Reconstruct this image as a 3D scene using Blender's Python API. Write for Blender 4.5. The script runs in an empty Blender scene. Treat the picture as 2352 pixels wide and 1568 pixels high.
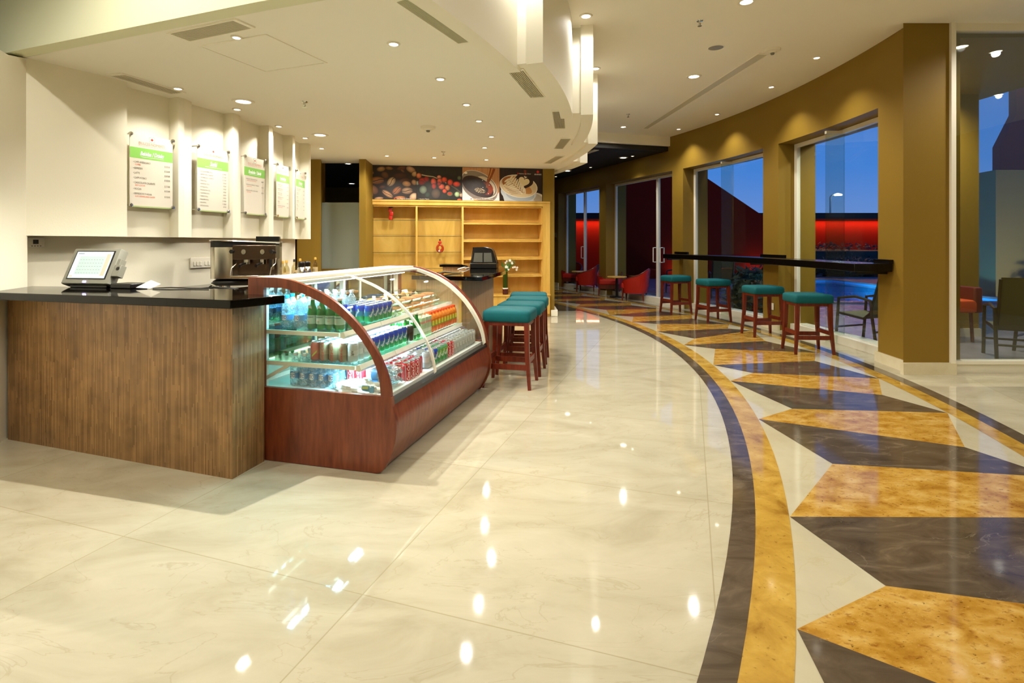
import bpy, bmesh, math, random
from math import sin, cos, pi, radians as R, sqrt, atan2, hypot
from mathutils import Vector, Matrix, geometry
random.seed(7)
S = bpy.context.scene
COL = S.collection
# ---------------------------------------------------------------- camera
cam = bpy.data.cameras.new('camera'); camo = bpy.data.objects.new('camera', cam); COL.objects.link(camo)
camo.location = (0, 0, 1.38); camo.rotation_euler = (R(90), 0, 0)
cam.sensor_width = 36; cam.lens = 36*1225/2352; cam.shift_y = -(784-558)/2352; cam.clip_start = .05; cam.clip_end = 300
S.camera = camo
# ---------------------------------------------------------------- world: blue dusk
W = bpy.data.worlds.new('dusk'); S.world = W; W.use_nodes = True
nt = W.node_tree; nt.nodes.clear()
wo = nt.nodes.new('ShaderNodeOutputWorld'); bg = nt.nodes.new('ShaderNodeBackground')
tc = nt.nodes.new('ShaderNodeTexCoord'); sx = nt.nodes.new('ShaderNodeSeparateXYZ'); rp = nt.nodes.new('ShaderNodeValToRGB')
nt.links.new(tc.outputs['Generated'], sx.inputs[0]); nt.links.new(sx.outputs['Z'], rp.inputs[0])
nt.links.new(rp.outputs[0], bg.inputs[0]); nt.links.new(bg.outputs[0], wo.inputs[0])
e = rp.color_ramp.elements
e[0].position = 0.0; e[0].color = (.16, .25, .58, 1); e[1].position = .45; e[1].color = (.022, .11, .47, 1)
q = e.new(.12); q.color = (.055, .185, .60, 1)
bg.inputs[1].default_value = 1.6
# ---------------------------------------------------------------- exposure and view
S.view_settings.view_transform = 'Standard'; S.view_settings.look = 'None'
S.view_settings.exposure = 0.10; S.view_settings.gamma = 1; S.view_settings.use_curve_mapping = False
cy = S.cycles
cy.use_denoising = True; cy.max_bounces = 8; cy.diffuse_bounces = 5; cy.glossy_bounces = 5
cy.transparent_max_bounces = 24; cy.transmission_bounces = 6; cy.sample_clamp_indirect = 6
cy.caustics_reflective = False; cy.caustics_refractive = False; cy.use_light_tree = True
LPOW = 1.0                                  # master factor of the ceiling lamps
WARM = (1.0, .955, .86); NEUT = (1.0, .96, .88)
# ================================================================ helpers
def lin(c):
    return tuple(((x/12.92) if x <= .04045 else ((x+.055)/1.055)**2.4) for x in c)
def h(s):                                   # '#rrggbb' -> linear
    return lin(tuple(int(s[i:i+2], 16)/255 for i in (1, 3, 5)))
def mat(name, col, rough=.5, metal=0, spec=.5, coat=0, emit=None, es=0, bump=0, bscale=60, var=0, vscale=4, alpha=1):
    m = bpy.data.materials.new(name); m.use_nodes = True
    n = m.node_tree; b = n.nodes['Principled BSDF']
    c = h(col) if isinstance(col, str) else col
    b.inputs['Base Color'].default_value = (*c, 1); b.inputs['Roughness'].default_value = rough
    b.inputs['Metallic'].default_value = metal; b.inputs['Specular IOR Level'].default_value = spec
    b.inputs['Coat Weight'].default_value = coat; b.inputs['Coat Roughness'].default_value = .05
    if emit: b.inputs['Emission Color'].default_value = (*emit, 1); b.inputs['Emission Strength'].default_value = es
    if var or bump:
        t = n.nodes.new('ShaderNodeTexCoord')
    if var:
        z = n.nodes.new('ShaderNodeTexNoise'); z.inputs['Scale'].default_value = vscale; z.inputs['Detail'].default_value = 5
        n.links.new(t.outputs['Object'], z.inputs['Vector'])
        mx = n.nodes.new('ShaderNodeMix'); mx.data_type = 'RGBA'
        mx.inputs['A'].default_value = (*[x*(1-var) for x in c], 1); mx.inputs['B'].default_value = (*[min(1, x*(1+var)) for x in c], 1)
        n.links.new(z.outputs['Fac'], mx.inputs['Factor']); n.links.new(mx.outputs['Result'], b.inputs['Base Color'])
    if bump:
        z2 = n.nodes.new('ShaderNodeTexNoise'); z2.inputs['Scale'].default_value = bscale; z2.inputs['Detail'].default_value = 3
        n.links.new(t.outputs['Object'], z2.inputs['Vector'])
        bp = n.nodes.new('ShaderNodeBump'); bp.inputs['Strength'].default_value = bump; bp.inputs['Distance'].default_value = .01
        n.links.new(z2.outputs['Fac'], bp.inputs['Height']); n.links.new(bp.outputs[0], b.inputs['Normal'])
    return m
def glass_mat(name, tint, refl=.06, rough=0.0, f0=1.45):        # thin sheet: lets light through, mirrors by Fresnel
    m = bpy.data.materials.new(name); m.use_nodes = True; n = m.node_tree; n.nodes.clear()
    o = n.nodes.new('ShaderNodeOutputMaterial'); tr = n.nodes.new('ShaderNodeBsdfTransparent'); gl = n.nodes.new('ShaderNodeBsdfGlossy')
    lw = n.nodes.new('ShaderNodeLayerWeight'); lw.inputs[0].default_value = .5; mx = n.nodes.new('ShaderNodeMixShader')
    pw_ = n.nodes.new('ShaderNodeMath'); pw_.operation = 'POWER'; pw_.inputs[1].default_value = 5; n.links.new(lw.outputs['Facing'], pw_.inputs[0])
    r0 = ((f0-1)/(f0+1))**2; fr = n.nodes.new('ShaderNodeMapRange'); fr.inputs[3].default_value = r0; fr.inputs[4].default_value = 1; n.links.new(pw_.outputs[0], fr.inputs[0])
    tr.inputs[0].default_value = (*tint, 1); gl.inputs['Roughness'].default_value = rough
    gl.inputs[0].default_value = (.9, .95, .95, 1)
    n.links.new(fr.outputs[0], mx.inputs[0]); n.links.new(tr.outputs[0], mx.inputs[1]); n.links.new(gl.outputs[0], mx.inputs[2]); n.links.new(mx.outputs[0], o.inputs[0])
    return m
def noise_mat(name, stops, scale, rough, detail=8, dist=0, stretch=(1, 1, 1), rot=0, spec=.5, veins=None, coat=0, bump=0, flecks=None):
    m = bpy.data.materials.new(name); m.use_nodes = True; n = m.node_tree; b = n.nodes['Principled BSDF']
    b.inputs['Roughness'].default_value = rough; b.inputs['Specular IOR Level'].default_value = spec; b.inputs['Coat Weight'].default_value = coat
    b.inputs['Coat Roughness'].default_value = .04
    t = n.nodes.new('ShaderNodeTexCoord'); mp = n.nodes.new('ShaderNodeMapping'); mp.inputs['Scale'].default_value = stretch; mp.inputs['Rotation'].default_value = (0, 0, rot)
    n.links.new(t.outputs['Object'], mp.inputs[0])
    z = n.nodes.new('ShaderNodeTexNoise'); z.inputs['Scale'].default_value = scale; z.inputs['Detail'].default_value = detail; z.inputs['Distortion'].default_value = dist
    z.inputs['Roughness'].default_value = .62
    n.links.new(mp.outputs[0], z.inputs['Vector'])
    cr = n.nodes.new('ShaderNodeValToRGB'); el = cr.color_ramp.elements
    el[0].position = stops[0][0]; el[0].color = (*h(stops[0][1]), 1); el[1].position = stops[-1][0]; el[1].color = (*h(stops[-1][1]), 1)
    for p, c in stops[1:-1]:
        k = el.new(p); k.color = (*h(c), 1)
    n.links.new(z.outputs['Fac'], cr.inputs[0]); out = cr.outputs[0]
    if veins:
        vs, vc, vw, vst = veins
        z2 = n.nodes.new('ShaderNodeTexNoise'); z2.inputs['Scale'].default_value = vs; z2.inputs['Detail'].default_value = 7; z2.inputs['Distortion'].default_value = 1.2
        n.links.new(mp.outputs[0], z2.inputs['Vector'])
        a = n.nodes.new('ShaderNodeMath'); a.operation = 'SUBTRACT'; a.inputs[1].default_value = .5; n.links.new(z2.outputs['Fac'], a.inputs[0])
        a2 = n.nodes.new('ShaderNodeMath'); a2.operation = 'ABSOLUTE'; n.links.new(a.outputs[0], a2.inputs[0])
        a3 = n.nodes.new('ShaderNodeMapRange'); a3.inputs[1].default_value = 0; a3.inputs[2].default_value = vw; a3.inputs[3].default_value = vst; a3.inputs[4].default_value = 0
        n.links.new(a2.outputs[0], a3.inputs[0])
        mx = n.nodes.new('ShaderNodeMix'); mx.data_type = 'RGBA'; mx.inputs['B'].default_value = (*h(vc), 1)
        n.links.new(out, mx.inputs['A']); n.links.new(a3.outputs[0], mx.inputs['Factor']); out = mx.outputs['Result']
    for fs_, fc_, flo, fhi, fk in (flecks or ()):
        z3 = n.nodes.new('ShaderNodeTexNoise'); z3.inputs['Scale'].default_value = fs_; z3.inputs['Detail'].default_value = 6; z3.inputs['Roughness'].default_value = .6
        n.links.new(mp.outputs[0], z3.inputs['Vector'])
        r3 = n.nodes.new('ShaderNodeMapRange'); r3.inputs[1].default_value = flo; r3.inputs[2].default_value = fhi; r3.inputs[3].default_value = 0; r3.inputs[4].default_value = fk
        n.links.new(z3.outputs['Fac'], r3.inputs[0])
        x3 = n.nodes.new('ShaderNodeMix'); x3.data_type = 'RGBA'; x3.inputs['B'].default_value = (*h(fc_), 1)
        n.links.new(out, x3.inputs['A']); n.links.new(r3.outputs[0], x3.inputs['Factor']); out = x3.outputs['Result']
    n.links.new(out, b.inputs['Base Color'])
    if bump:
        bp = n.nodes.new('ShaderNodeBump'); bp.inputs['Strength'].default_value = bump; bp.inputs['Distance'].default_value = .01
        n.links.new(z.outputs['Fac'], bp.inputs['Height']); n.links.new(bp.outputs[0], b.inputs['Normal'])
    return m
class MB:
    def __init__(s): s.v = []; s.f = []; s.m = []; s.c = []; s.M = Matrix(); s.hascol = False
    def add(s, vs, fs, mi=0, col=None):
        k = len(s.v); s.v += [tuple(s.M @ Vector(p)) for p in vs]
        for f in fs: s.f.append([k+i for i in f]); s.m.append(mi); s.c.append(col)
        if col: s.hascol = True
        return s
    def box(s, x0, x1, y0, y1, z0, z1, mi=0, col=None):
        return s.add([(x0,y0,z0),(x1,y0,z0),(x1,y1,z0),(x0,y1,z0),(x0,y0,z1),(x1,y0,z1),(x1,y1,z1),(x0,y1,z1)],
                     [(0,3,2,1),(4,5,6,7),(0,1,5,4),(1,2,6,5),(2,3,7,6),(3,0,4,7)], mi, col)
    def prism(s, P, z0, z1, mi=0, col=None, topmi=None, edgemi=None):       # polygon in xy, tessellated caps
        n = len(P); A = sum(P[i][0]*P[(i+1)%n][1]-P[(i+1)%n][0]*P[i][1] for i in range(n))
        if A < 0: P = P[::-1]
        tri = geometry.tessellate_polygon([[Vector((p[0], p[1], 0)) for p in P]])
        vs = [(p[0], p[1], z0) for p in P]+[(p[0], p[1], z1) for p in P]
        tp = []; bt = []
        for t in tri:
            a, b, c = [Vector((*P[i], 0)) for i in t]
            t = t if (b-a).cross(c-a).z > 0 else t[::-1]
            tp.append([i+n for i in t]); bt.append(list(t)[::-1])
        s.add(vs, tp, mi if topmi is None else topmi, col); k = len(s.v)-2*n
        def ad(fs, m):
            for f in fs: s.f.append([k+i for i in f]); s.m.append(m); s.c.append(col)
        ad(bt, mi); ad([(i, (i+1) % n, n+(i+1) % n, n+i) for i in range(n)], mi if edgemi is None else edgemi)
        return s
    def flat(s, P, z, mi=0, col=None):
        n = len(P)
        tri = geometry.tessellate_polygon([[Vector((p[0], p[1], 0)) for p in P]])
        fs = []
        for t in tri:
            a, b, c = [Vector((*P[i], 0)) for i in t]
            fs.append(list(t) if (b-a).cross(c-a).z > 0 else list(t)[::-1])
        return s.add([(p[0], p[1], z) for p in P], fs, mi, col)
    def lathe(s, prof, n=16, mi=0, c=(0, 0, 0), col=None, mis=None, cols=None):
        k0 = [(r, z) for r, z in prof]; vs = []; fs = []
        for r, z in k0:
            for j in range(n):
                a = 2*pi*j/n; vs.append((c[0]+r*cos(a), c[1]+r*sin(a), c[2]+z))
        base = len(s.v); s.v += [tuple(s.M @ Vector(p)) for p in vs]
        for i in range(len(k0)-1):
            mm = mis[i] if mis else mi; cc = cols[i] if cols else col
            if cc: s.hascol = True
            for j in range(n):
                a, b = i*n+j, i*n+(j+1) % n
                s.f.append([base+a, base+b, base+b+n, base+a+n]); s.m.append(mm); s.c.append(cc)
        if k0[0][0] > 1e-5: s.f.append([base+j for j in range(n)][::-1]); s.m.append(mis[0] if mis else mi); s.c.append(cols[0] if cols else col)
        if k0[-1][0] > 1e-5: s.f.append([base+(len(k0)-1)*n+j for j in range(n)]); s.m.append(mis[-1] if mis else mi); s.c.append(cols[-1] if cols else col)
        return s
    def cyl(s, c, r, z0, z1, n=16, mi=0, col=None, r1=None):
        return s.lathe([(r, z0), (r if r1 is None else r1, z1)], n, mi, (c[0], c[1], 0), col)
    def tube(s, path, r, n=8, mi=0, col=None, rs=None):
        P = [Vector(p) for p in path]; vs = []; fs = []; up = Vector((0, 0, 1)); prev = None
        for i, p in enumerate(P):
            d = (P[min(i+1, len(P)-1)]-P[max(i-1, 0)]).normalized()
            if prev is None:
                a = d.cross(up) if abs(d.z) < .95 else d.cross(Vector((1, 0, 0))); a.normalize()
            else: a = (prev - d*prev.dot(d)).normalized()
            prev = a; b = d.cross(a); rr = rs[i] if rs else r
            for j in range(n):
                t = 2*pi*j/n; vs.append(tuple(p+a*(rr*cos(t))+b*(rr*sin(t))))
        for i in range(len(P)-1):
            for j in range(n): fs.append((i*n+j, i*n+(j+1) % n, (i+1)*n+(j+1) % n, (i+1)*n+j))
        fs.append(tuple(range(n))[::-1]); fs.append(tuple((len(P)-1)*n+j for j in range(n)))
        return s.add(vs, fs, mi, col)
    def bar(s, p, q, w, d, mi=0, w2=None, d2=None, side=(1, 0, 0)):         # tapered rectangular bar p -> q
        p = Vector(p); q = Vector(q); t = (q-p).normalized(); a = Vector(side); a = (a-t*a.dot(t)).normalized(); b = t.cross(a)
        w2 = w if w2 is None else w2; d2 = d if d2 is None else d2; vs = []
        for o, ww, dd in ((p, w, d), (q, w2, d2)):
            for x, y in ((-1, -1), (1, -1), (1, 1), (-1, 1)): vs.append(tuple(o+a*(x*ww/2)+b*(y*dd/2)))
        return s.add(vs, [(0,3,2,1),(4,5,6,7),(0,1,5,4),(1,2,6,5),(2,3,7,6),(3,0,4,7)], mi)
    def sweep(s, prof, y0, y1, mi=0, closed=True, col=None):                # profile (x,z) pushed along y
        n = len(prof); vs = [(x, y0, z) for x, z in prof]+[(x, y1, z) for x, z in prof]
        fs = [(i, i+n, (i+1) % n+n, (i+1) % n) for i in range(n if closed else n-1)]
        k = len(s.v); s.add(vs, fs, mi, col)
        if closed:
            tri = geometry.tessellate_polygon([[Vector((x, z, 0)) for x, z in prof]])
            for t in tri:
                a, b, c = [Vector((*prof[i], 0)) for i in t]; t = list(t) if (b-a).cross(c-a).z > 0 else list(t)[::-1]
                s.f.append([k+i for i in t]); s.m.append(mi); s.c.append(col)
                s.f.append([k+n+i for i in t[::-1]]); s.m.append(mi); s.c.append(col)
        return s
    def rbox(s, x0, x1, y0, y1, z0, z1, r, mi=0, n=4, crown=0):             # box with rounded vertical corners and soft top edge
        P = []
        for cx, cy_, a0 in ((x1-r, y1-r, 0), (x0+r, y1-r, 90), (x0+r, y0+r, 180), (x1-r, y0+r, 270)):
            for i in range(n+1):
                a = R(a0+90*i/n); P.append((cx+r*cos(a), cy_+r*sin(a)))
        mx, my = (x0+x1)/2, (y0+y1)/2; L = [(0, z0+r*.4), (r*.12, z0+r*.1), (r*.4, z0)]; 
        rings = [((.4*r), z0), (0, z0+.4*r), (0, z1-.8*r-crown*.5), (.15*r, z1-.3*r-crown*.4), (.6*r, z1-.05*r-crown*.3), (r*1.4, z1-crown*.15), (r*4, z1)]
        vs = []; N = len(P)
        for ins, z in rings:
            for x, y in P:
                fx = (abs(x-mx)-ins)/abs(x-mx) if abs(x-mx) > 1e-6 else 1; fy = (abs(y-my)-ins)/abs(y-my) if abs(y-my) > 1e-6 else 1
                vs.append((mx+(x-mx)*max(fx, .05), my+(y-my)*max(fy, .05), z))
        fs = [tuple(range(N))[::-1]]
        for k in range(len(rings)-1):
            for j in range(N): fs.append((k*N+j, k*N+(j+1) % N, (k+1)*N+(j+1) % N, (k+1)*N+j))
        fs.append(tuple((len(rings)-1)*N+j for j in range(N)))
        return s.add(vs, fs, mi)
    def mesh(s, me, mi=0, col=None):                                        # append a bpy mesh (text)
        return s.add([tuple(v.co) for v in me.vertices], [tuple(p.vertices) for p in me.polygons], mi, col)
    def build(s, name, mats, parent=None, loc=None, rot=None, angle=35, bevel=0, kind=None, smooth=True):
        me = bpy.data.meshes.new(name); me.from_pydata(s.v, [], s.f)
        if not isinstance(mats, (list, tuple)): mats = [mats]
        for m in mats: me.materials.append(m)
        me.polygons.foreach_set('material_index', s.m)
        if s.hascol:
            ca = me.color_attributes.new('Col', 'FLOAT_COLOR', 'CORNER')
            for p, c in zip(me.polygons, s.c):
                cc = (*(c or (1, 1, 1)), 1)
                for li in p.loop_indices: ca.data[li].color = cc
        me.validate()
        if smooth:
            me.polygons.foreach_set('use_smooth', [True]*len(me.polygons))
            me.set_sharp_from_angle(angle=R(angle))
        me.update()
        o = bpy.data.objects.new(name, me); COL.objects.link(o)
        if loc: o.location = loc
        if rot: o.rotation_euler = rot
        if parent: o.parent = parent
        if bevel:
            b = o.modifiers.new('bevel', 'BEVEL'); b.width = bevel; b.segments = 2; b.limit_method = 'ANGLE'; b.angle_limit = R(40)
        if kind: o['kind'] = kind
        return o
def tag(o, label, cat, group=None):
    o['label'] = label; o['category'] = cat
    if group: o['group'] = group
    return o
def thing(name, label, cat, loc=(0, 0, 0), rz=0, group=None):
    o = bpy.data.objects.new(name, None); COL.objects.link(o); o.location = loc; o.rotation_euler = (0, 0, rz); o.empty_display_size = .1
    return tag(o, label, cat, group)
def struct(mb, name, mats, **k):
    return mb.build(name, mats, kind='structure', **k)
def dup(o, loc, rz=None, label=None, group=None, parent=None):
    c = o.copy(); COL.objects.link(c); c.location = loc
    if rz is not None: c.rotation_euler = (0, 0, rz)
    if label: c['label'] = label
    if group: c['group'] = group
    if parent is not None: c.parent = parent
    for ch in o.children:
        d = ch.copy(); COL.objects.link(d); d.parent = c
        for g in ch.children:
            e_ = g.copy(); COL.objects.link(e_); e_.parent = d
    return c
_fc = {}
def text_mesh(body, size, align='LEFT', shear=0, bold=0, sx=1.0, ext=0):
    k = (body, size, align, shear, bold, sx, ext)
    if k in _fc: return _fc[k]
    cu = bpy.data.curves.new('t', 'FONT'); cu.body = body; cu.size = size; cu.align_x = align; cu.shear = shear; cu.offset = bold; cu.extrude = ext; cu.resolution_u = 2
    ob = bpy.data.objects.new('t', cu); COL.objects.link(ob)
    dg = bpy.context.evaluated_depsgraph_get(); me = bpy.data.meshes.new_from_object(ob.evaluated_get(dg))
    bpy.data.objects.remove(ob); bpy.data.curves.remove(cu)
    for v in me.vertices: v.co.x *= sx
    _fc[k] = me
    return me
OX, OY = -8.63, 7.10                           # the centre all the arcs of the room share
TH = 21.0
def P(r, a):                                   # polar point; past 21 degrees the wall runs on straight
    if a <= TH: return (OX+r*cos(R(a)), OY+r*sin(R(a)))
    t = R(a-TH)*11.7
    return (OX+r*cos(R(TH))-t*sin(R(TH)), OY+r*sin(R(TH))+t*cos(R(TH)))
def arc(r, a0, a1, st=1.0):
    n = max(1, int(math.ceil(abs(a1-a0)/st))); return [P(r, a0+(a1-a0)*i/n) for i in range(n+1)]
def ring(r0, r1, a0, a1, st=1.0): return arc(r0, a0, a1, st)+arc(r1, a1, a0, st)
# ================================================================ materials
M = {}
M['white'] = mat('white_paint', '#f6f2e2', .6, spec=.3)
M['cream_wall'] = mat('cream_paint', '#f0ead4', .6, spec=.3, bump=.05, bscale=90)
M['ceil'] = mat('ceiling_paint', '#f7f3e6', .7, spec=.2)
M['olive'] = mat('olive_paint', '#886c26', .5, spec=.18, bump=.06, bscale=160)
M['green_white'] = mat('pale_green_paint', '#dfe0c0', .7)
M['black_ceil'] = mat('black_ceiling_paint', '#17130e', .6)
M['black_stone'] = mat('black_granite', '#040302', .05, spec=.25)
M['black_wood'] = mat('black_lacquer', '#0b0705', .22, spec=.4)
M['marble_trim'] = noise_mat('marble_skirting', [(.3, '#e6dcbe'), (.7, '#d3c7a1')], 3, .2)
M['white_metal'] = mat('white_aluminium', '#f0ead8', .35, spec=.5)
M['chrome'] = mat('chrome', '#d8d8d0', .15, metal=1)
M['steel'] = mat('brushed_steel', '#dcd6c6', .2, metal=1, var=.1, vscale=3)
M['dark_steel'] = mat('dark_steel', '#66564a', .2, metal=1)
M['black_plastic'] = mat('black_plastic', '#0c0b0a', .3)
M['grey_plastic'] = mat('grey_plastic', '#7d7c70', .4)
M['grille'] = mat('vent_grille', '#cdc6ac', .5); M['grille_dark'] = mat('vent_shadow_gap', '#5c5543', .8)
M['glass'] = glass_mat('window_glass', (.86, .9, .86), f0=1.68)
M['clear'] = glass_mat('case_glass', (.96, .985, .97), f0=1.35)
M['shelf_glass'] = glass_mat('shelf_glass', (.72, .93, .9), f0=1.5)
M['shelf_glass2'] = glass_mat('shelf_sheet_glass', (.95, .975, .96), f0=1.5)
M['glass_edge'] = mat('glass_edge', '#3f4a38', .2)
M['glass_f'] = glass_mat('front_window_glass', (.84, .86, .80), f0=2.0)
M['mirror'] = mat('mirror', '#c8d4d0', .02, metal=1)
M['cherry'] = noise_mat('cherry_wood', [(.3, '#5a2413'), (.5, '#74351d'), (.72, '#864628')], 5, .28, detail=9, stretch=(6, 6, .7), spec=.5)
M['stool_wood'] = noise_mat('stool_wood', [(.3, '#4c1608'), (.7, '#7a2a12')], 10, .3, stretch=(5, 5, .6), spec=.5)
M['teal'] = mat('teal_suede', '#06585e', .75, spec=.25, bump=.12, bscale=220, var=.22, vscale=9)
M['maple'] = noise_mat('maple_wood', [(.3, '#c79a40'), (.55, '#d8ae56'), (.75, '#e2bd66')], 2.2, .32, detail=7, dist=1.5, stretch=(1, 1, .35), spec=.4)
M['red_leather'] = mat('red_leather', '#b41d0c', .45, spec=.4, bump=.05)
M['frost'] = mat('frosted_glass', '#9aa59c', .45, spec=.4, bump=.02)
M['lamp'] = mat('lamp_glow', (1, 1, 1), emit=(1, .93, .78), es=13)
M['lamp_off'] = mat('lamp_dull', '#8f8468', .4)
M['tube'] = mat('fluorescent_tube', (1, 1, 1), emit=(.5, .88, 1.0), es=9)
M['tube_top'] = mat('fluorescent_tube_top', (1, 1, 1), emit=(.9, .97, .95), es=5)
M['tube_warm'] = mat('fluorescent_tube_warm', (1, 1, 1), emit=(1, .97, .85), es=14)
M['pw'] = mat('case_white', '#eef2ee', .35)
M['maroon'] = mat('maroon_render', (.24, .008, .002), .9, spec=.1)
M['grey_render'] = mat('grey_render', '#98906a', .85)
M['paving'] = noise_mat('patio_stone', [(.3, '#6f6a72'), (.7, '#8d8690')], 2, .25)
M['leafm'] = mat('hedge_leaf', '#12200c', .6)
M['green_leaf'] = mat('leaf_green', '#2f7a35', .45)
def print_mat(name, rough=.35, coat=0):
    m = bpy.data.materials.new(name); m.use_nodes = True; n = m.node_tree; b = n.nodes['Principled BSDF']
    a = n.nodes.new('ShaderNodeVertexColor'); a.layer_name = 'Col'; n.links.new(a.outputs[0], b.inputs['Base Color'])
    b.inputs['Roughness'].default_value = rough; b.inputs['Coat Weight'].default_value = coat
    return m
M['print'] = print_mat('printed_ink', .4); M['can'] = print_mat('printed_tin', .28, .4)
M['cantop'] = mat('can_aluminium', '#cfd4d2', .25, metal=.8)
def pet_mat(name, tint, body, k):
    m = glass_mat(name, tint, f0=1.7); n = m.node_tree; o = [x for x in n.nodes if x.type == 'OUTPUT_MATERIAL'][0]; src = o.inputs[0].links[0].from_socket
    d = n.nodes.new('ShaderNodeBsdfPrincipled'); d.inputs['Base Color'].default_value = (*h(body), 1); d.inputs['Roughness'].default_value = .15
    t = n.nodes.new('ShaderNodeTexCoord'); z = n.nodes.new('ShaderNodeTexNoise'); z.inputs['Scale'].default_value = 70; n.links.new(t.outputs['Object'], z.inputs['Vector'])
    r = n.nodes.new('ShaderNodeMapRange'); r.inputs[1].default_value = .42; r.inputs[2].default_value = .68; r.inputs[3].default_value = k*.5; r.inputs[4].default_value = min(1, k*2.2); n.links.new(z.outputs['Fac'], r.inputs[0])
    x = n.nodes.new('ShaderNodeMixShader'); n.links.new(r.outputs[0], x.inputs[0]); n.links.new(src, x.inputs[1]); n.links.new(d.outputs[0], x.inputs[2]); n.links.new(x.outputs[0], o.inputs[0]); return m
M['pet'] = pet_mat('clear_plastic', (.85, .95, .97), '#dff0f4', .22); M['pet2'] = glass_mat('clear_box_plastic', (.90, .92, .88), f0=1.6)
M['green_glass'] = mat('green_bottle_glass', '#056e20', .08, spec=.6, coat=.3)
M['clear_bottle'] = glass_mat('clear_bottle_glass', (.80, .74, .55), f0=1.5)
# screen
def screen_mat():
    m = print_mat('screen_image', .2); n = m.node_tree; b = n.nodes['Principled BSDF']
    n.links.new([x for x in n.nodes if x.type == 'VERTEX_COLOR'][0].outputs[0], b.inputs['Emission Color']); b.inputs['Emission Strength'].default_value = .55
    return m
M['screen'] = screen_mat()
# marble floor tile: broad clouds, thin veins and joints on a 1.3 m grid turned 18.5 degrees
def floor_mat():
    m = noise_mat('cream_marble_tiles', [(.25, '#a79e84'), (.48, '#b8b097'), (.75, '#c5bda6')], 1.6, .035, detail=9, dist=.8, stretch=(1, 2.2, 1), rot=R(-20), veins=(1.5, '#978a68', .006, .30), spec=.55)
    n = m.node_tree; b = n.nodes['Principled BSDF']; src = b.inputs['Base Color'].links[0].from_socket
    t = n.nodes.new('ShaderNodeTexCoord'); mp = n.nodes.new('ShaderNodeMapping'); mp.vector_type = 'TEXTURE'
    mp.inputs['Location'].default_value = (-.587, 2.095, 0); mp.inputs['Rotation'].default_value = (0, 0, R(-18.5)); mp.inputs['Scale'].default_value = (1.31, 1.24, 1)
    n.links.new(t.outputs['Object'], mp.inputs[0]); sp = n.nodes.new('ShaderNodeSeparateXYZ'); n.links.new(mp.outputs[0], sp.inputs[0])
    ds = []
    for ax in ('X', 'Y'):
        f = n.nodes.new('ShaderNodeMath'); f.operation = 'PINGPONG'; f.inputs[1].default_value = .5; n.links.new(sp.outputs[ax], f.inputs[0]); ds.append(f)
    mn = n.nodes.new('ShaderNodeMath'); mn.operation = 'MINIMUM'; n.links.new(ds[0].outputs[0], mn.inputs[0]); n.links.new(ds[1].outputs[0], mn.inputs[1])
    ms = n.nodes.new('ShaderNodeMapRange'); ms.inputs[1].default_value = .0012; ms.inputs[2].default_value = .0026; ms.inputs[3].default_value = .55; ms.inputs[4].default_value = 0
    n.links.new(mn.outputs[0], ms.inputs[0])
    # tile to tile tone and small grey smudges
    fl = n.nodes.new('ShaderNodeVectorMath'); fl.operation = 'FLOOR'; n.links.new(mp.outputs[0], fl.inputs[0])
    wn = n.nodes.new('ShaderNodeTexWhiteNoise'); n.links.new(fl.outputs[0], wn.inputs['Vector'])
    sm = n.nodes.new('ShaderNodeTexNoise'); sm.inputs['Scale'].default_value = 3.5; sm.inputs['Detail'].default_value = 9; sm.inputs['Roughness'].default_value = .7
    mp3 = n.nodes.new('ShaderNodeMapping'); mp3.inputs['Rotation'].default_value = (0, 0, R(-35)); mp3.inputs['Scale'].default_value = (.8, 3, 1)
    n.links.new(t.outputs['Object'], mp3.inputs[0]); n.links.new(mp3.outputs[0], sm.inputs['Vector'])
    smr = n.nodes.new('ShaderNodeMapRange'); smr.inputs[1].default_value = .62; smr.inputs[2].default_value = .76; smr.inputs[3].default_value = 0; smr.inputs[4].default_value = .62
    n.links.new(sm.outputs['Fac'], smr.inputs[0])
    m0 = n.nodes.new('ShaderNodeMix'); m0.data_type = 'RGBA'; m0.inputs['B'].default_value = (*h('#a39a7a'), 1)
    n.links.new(src, m0.inputs['A']); n.links.new(smr.outputs[0], m0.inputs['Factor'])
    m1 = n.nodes.new('ShaderNodeMix'); m1.data_type = 'RGBA'; m1.blend_type = 'MULTIPLY'; m1.inputs['Factor'].default_value = 1
    tr = n.nodes.new('ShaderNodeMapRange'); tr.inputs[3].default_value = .93; tr.inputs[4].default_value = 1.03; n.links.new(wn.outputs[0], tr.inputs[0])
    n.links.new(m0.outputs['Result'], m1.inputs['A']); n.links.new(tr.outputs[0], m1.inputs['B'])
    m2 = n.nodes.new('ShaderNodeMix'); m2.data_type = 'RGBA'; m2.inputs['B'].default_value = (*h('#8f8562'), 1)
    n.links.new(m1.outputs['Result'], m2.inputs['A']); n.links.new(ms.outputs[0], m2.inputs['Factor'])
    n.links.new(m2.outputs['Result'], b.inputs['Base Color'])
    return m
M['floor'] = floor_mat()
M['cream_inlay'] = noise_mat('cream_marble_inlay', [(.3, '#b5ac90'), (.7, '#c4bca2')], 2.2, .035, veins=(2.5, '#b3a780', .01, .4), spec=.55)
M['gold'] = noise_mat('gold_granite_inlay', [(.30, '#94641e'), (.42, '#ab7d2c'), (.53, '#bd9342'), (.70, '#cfae68')], 6, .07, detail=12, dist=.4, stretch=(1, 1.6, 1), rot=R(-20), spec=.5, flecks=((26, '#7a3f10', .56, .70, .7), (48, '#2f1a08', .63, .70, .85), (90, '#e2c486', .62, .72, .45)))
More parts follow.
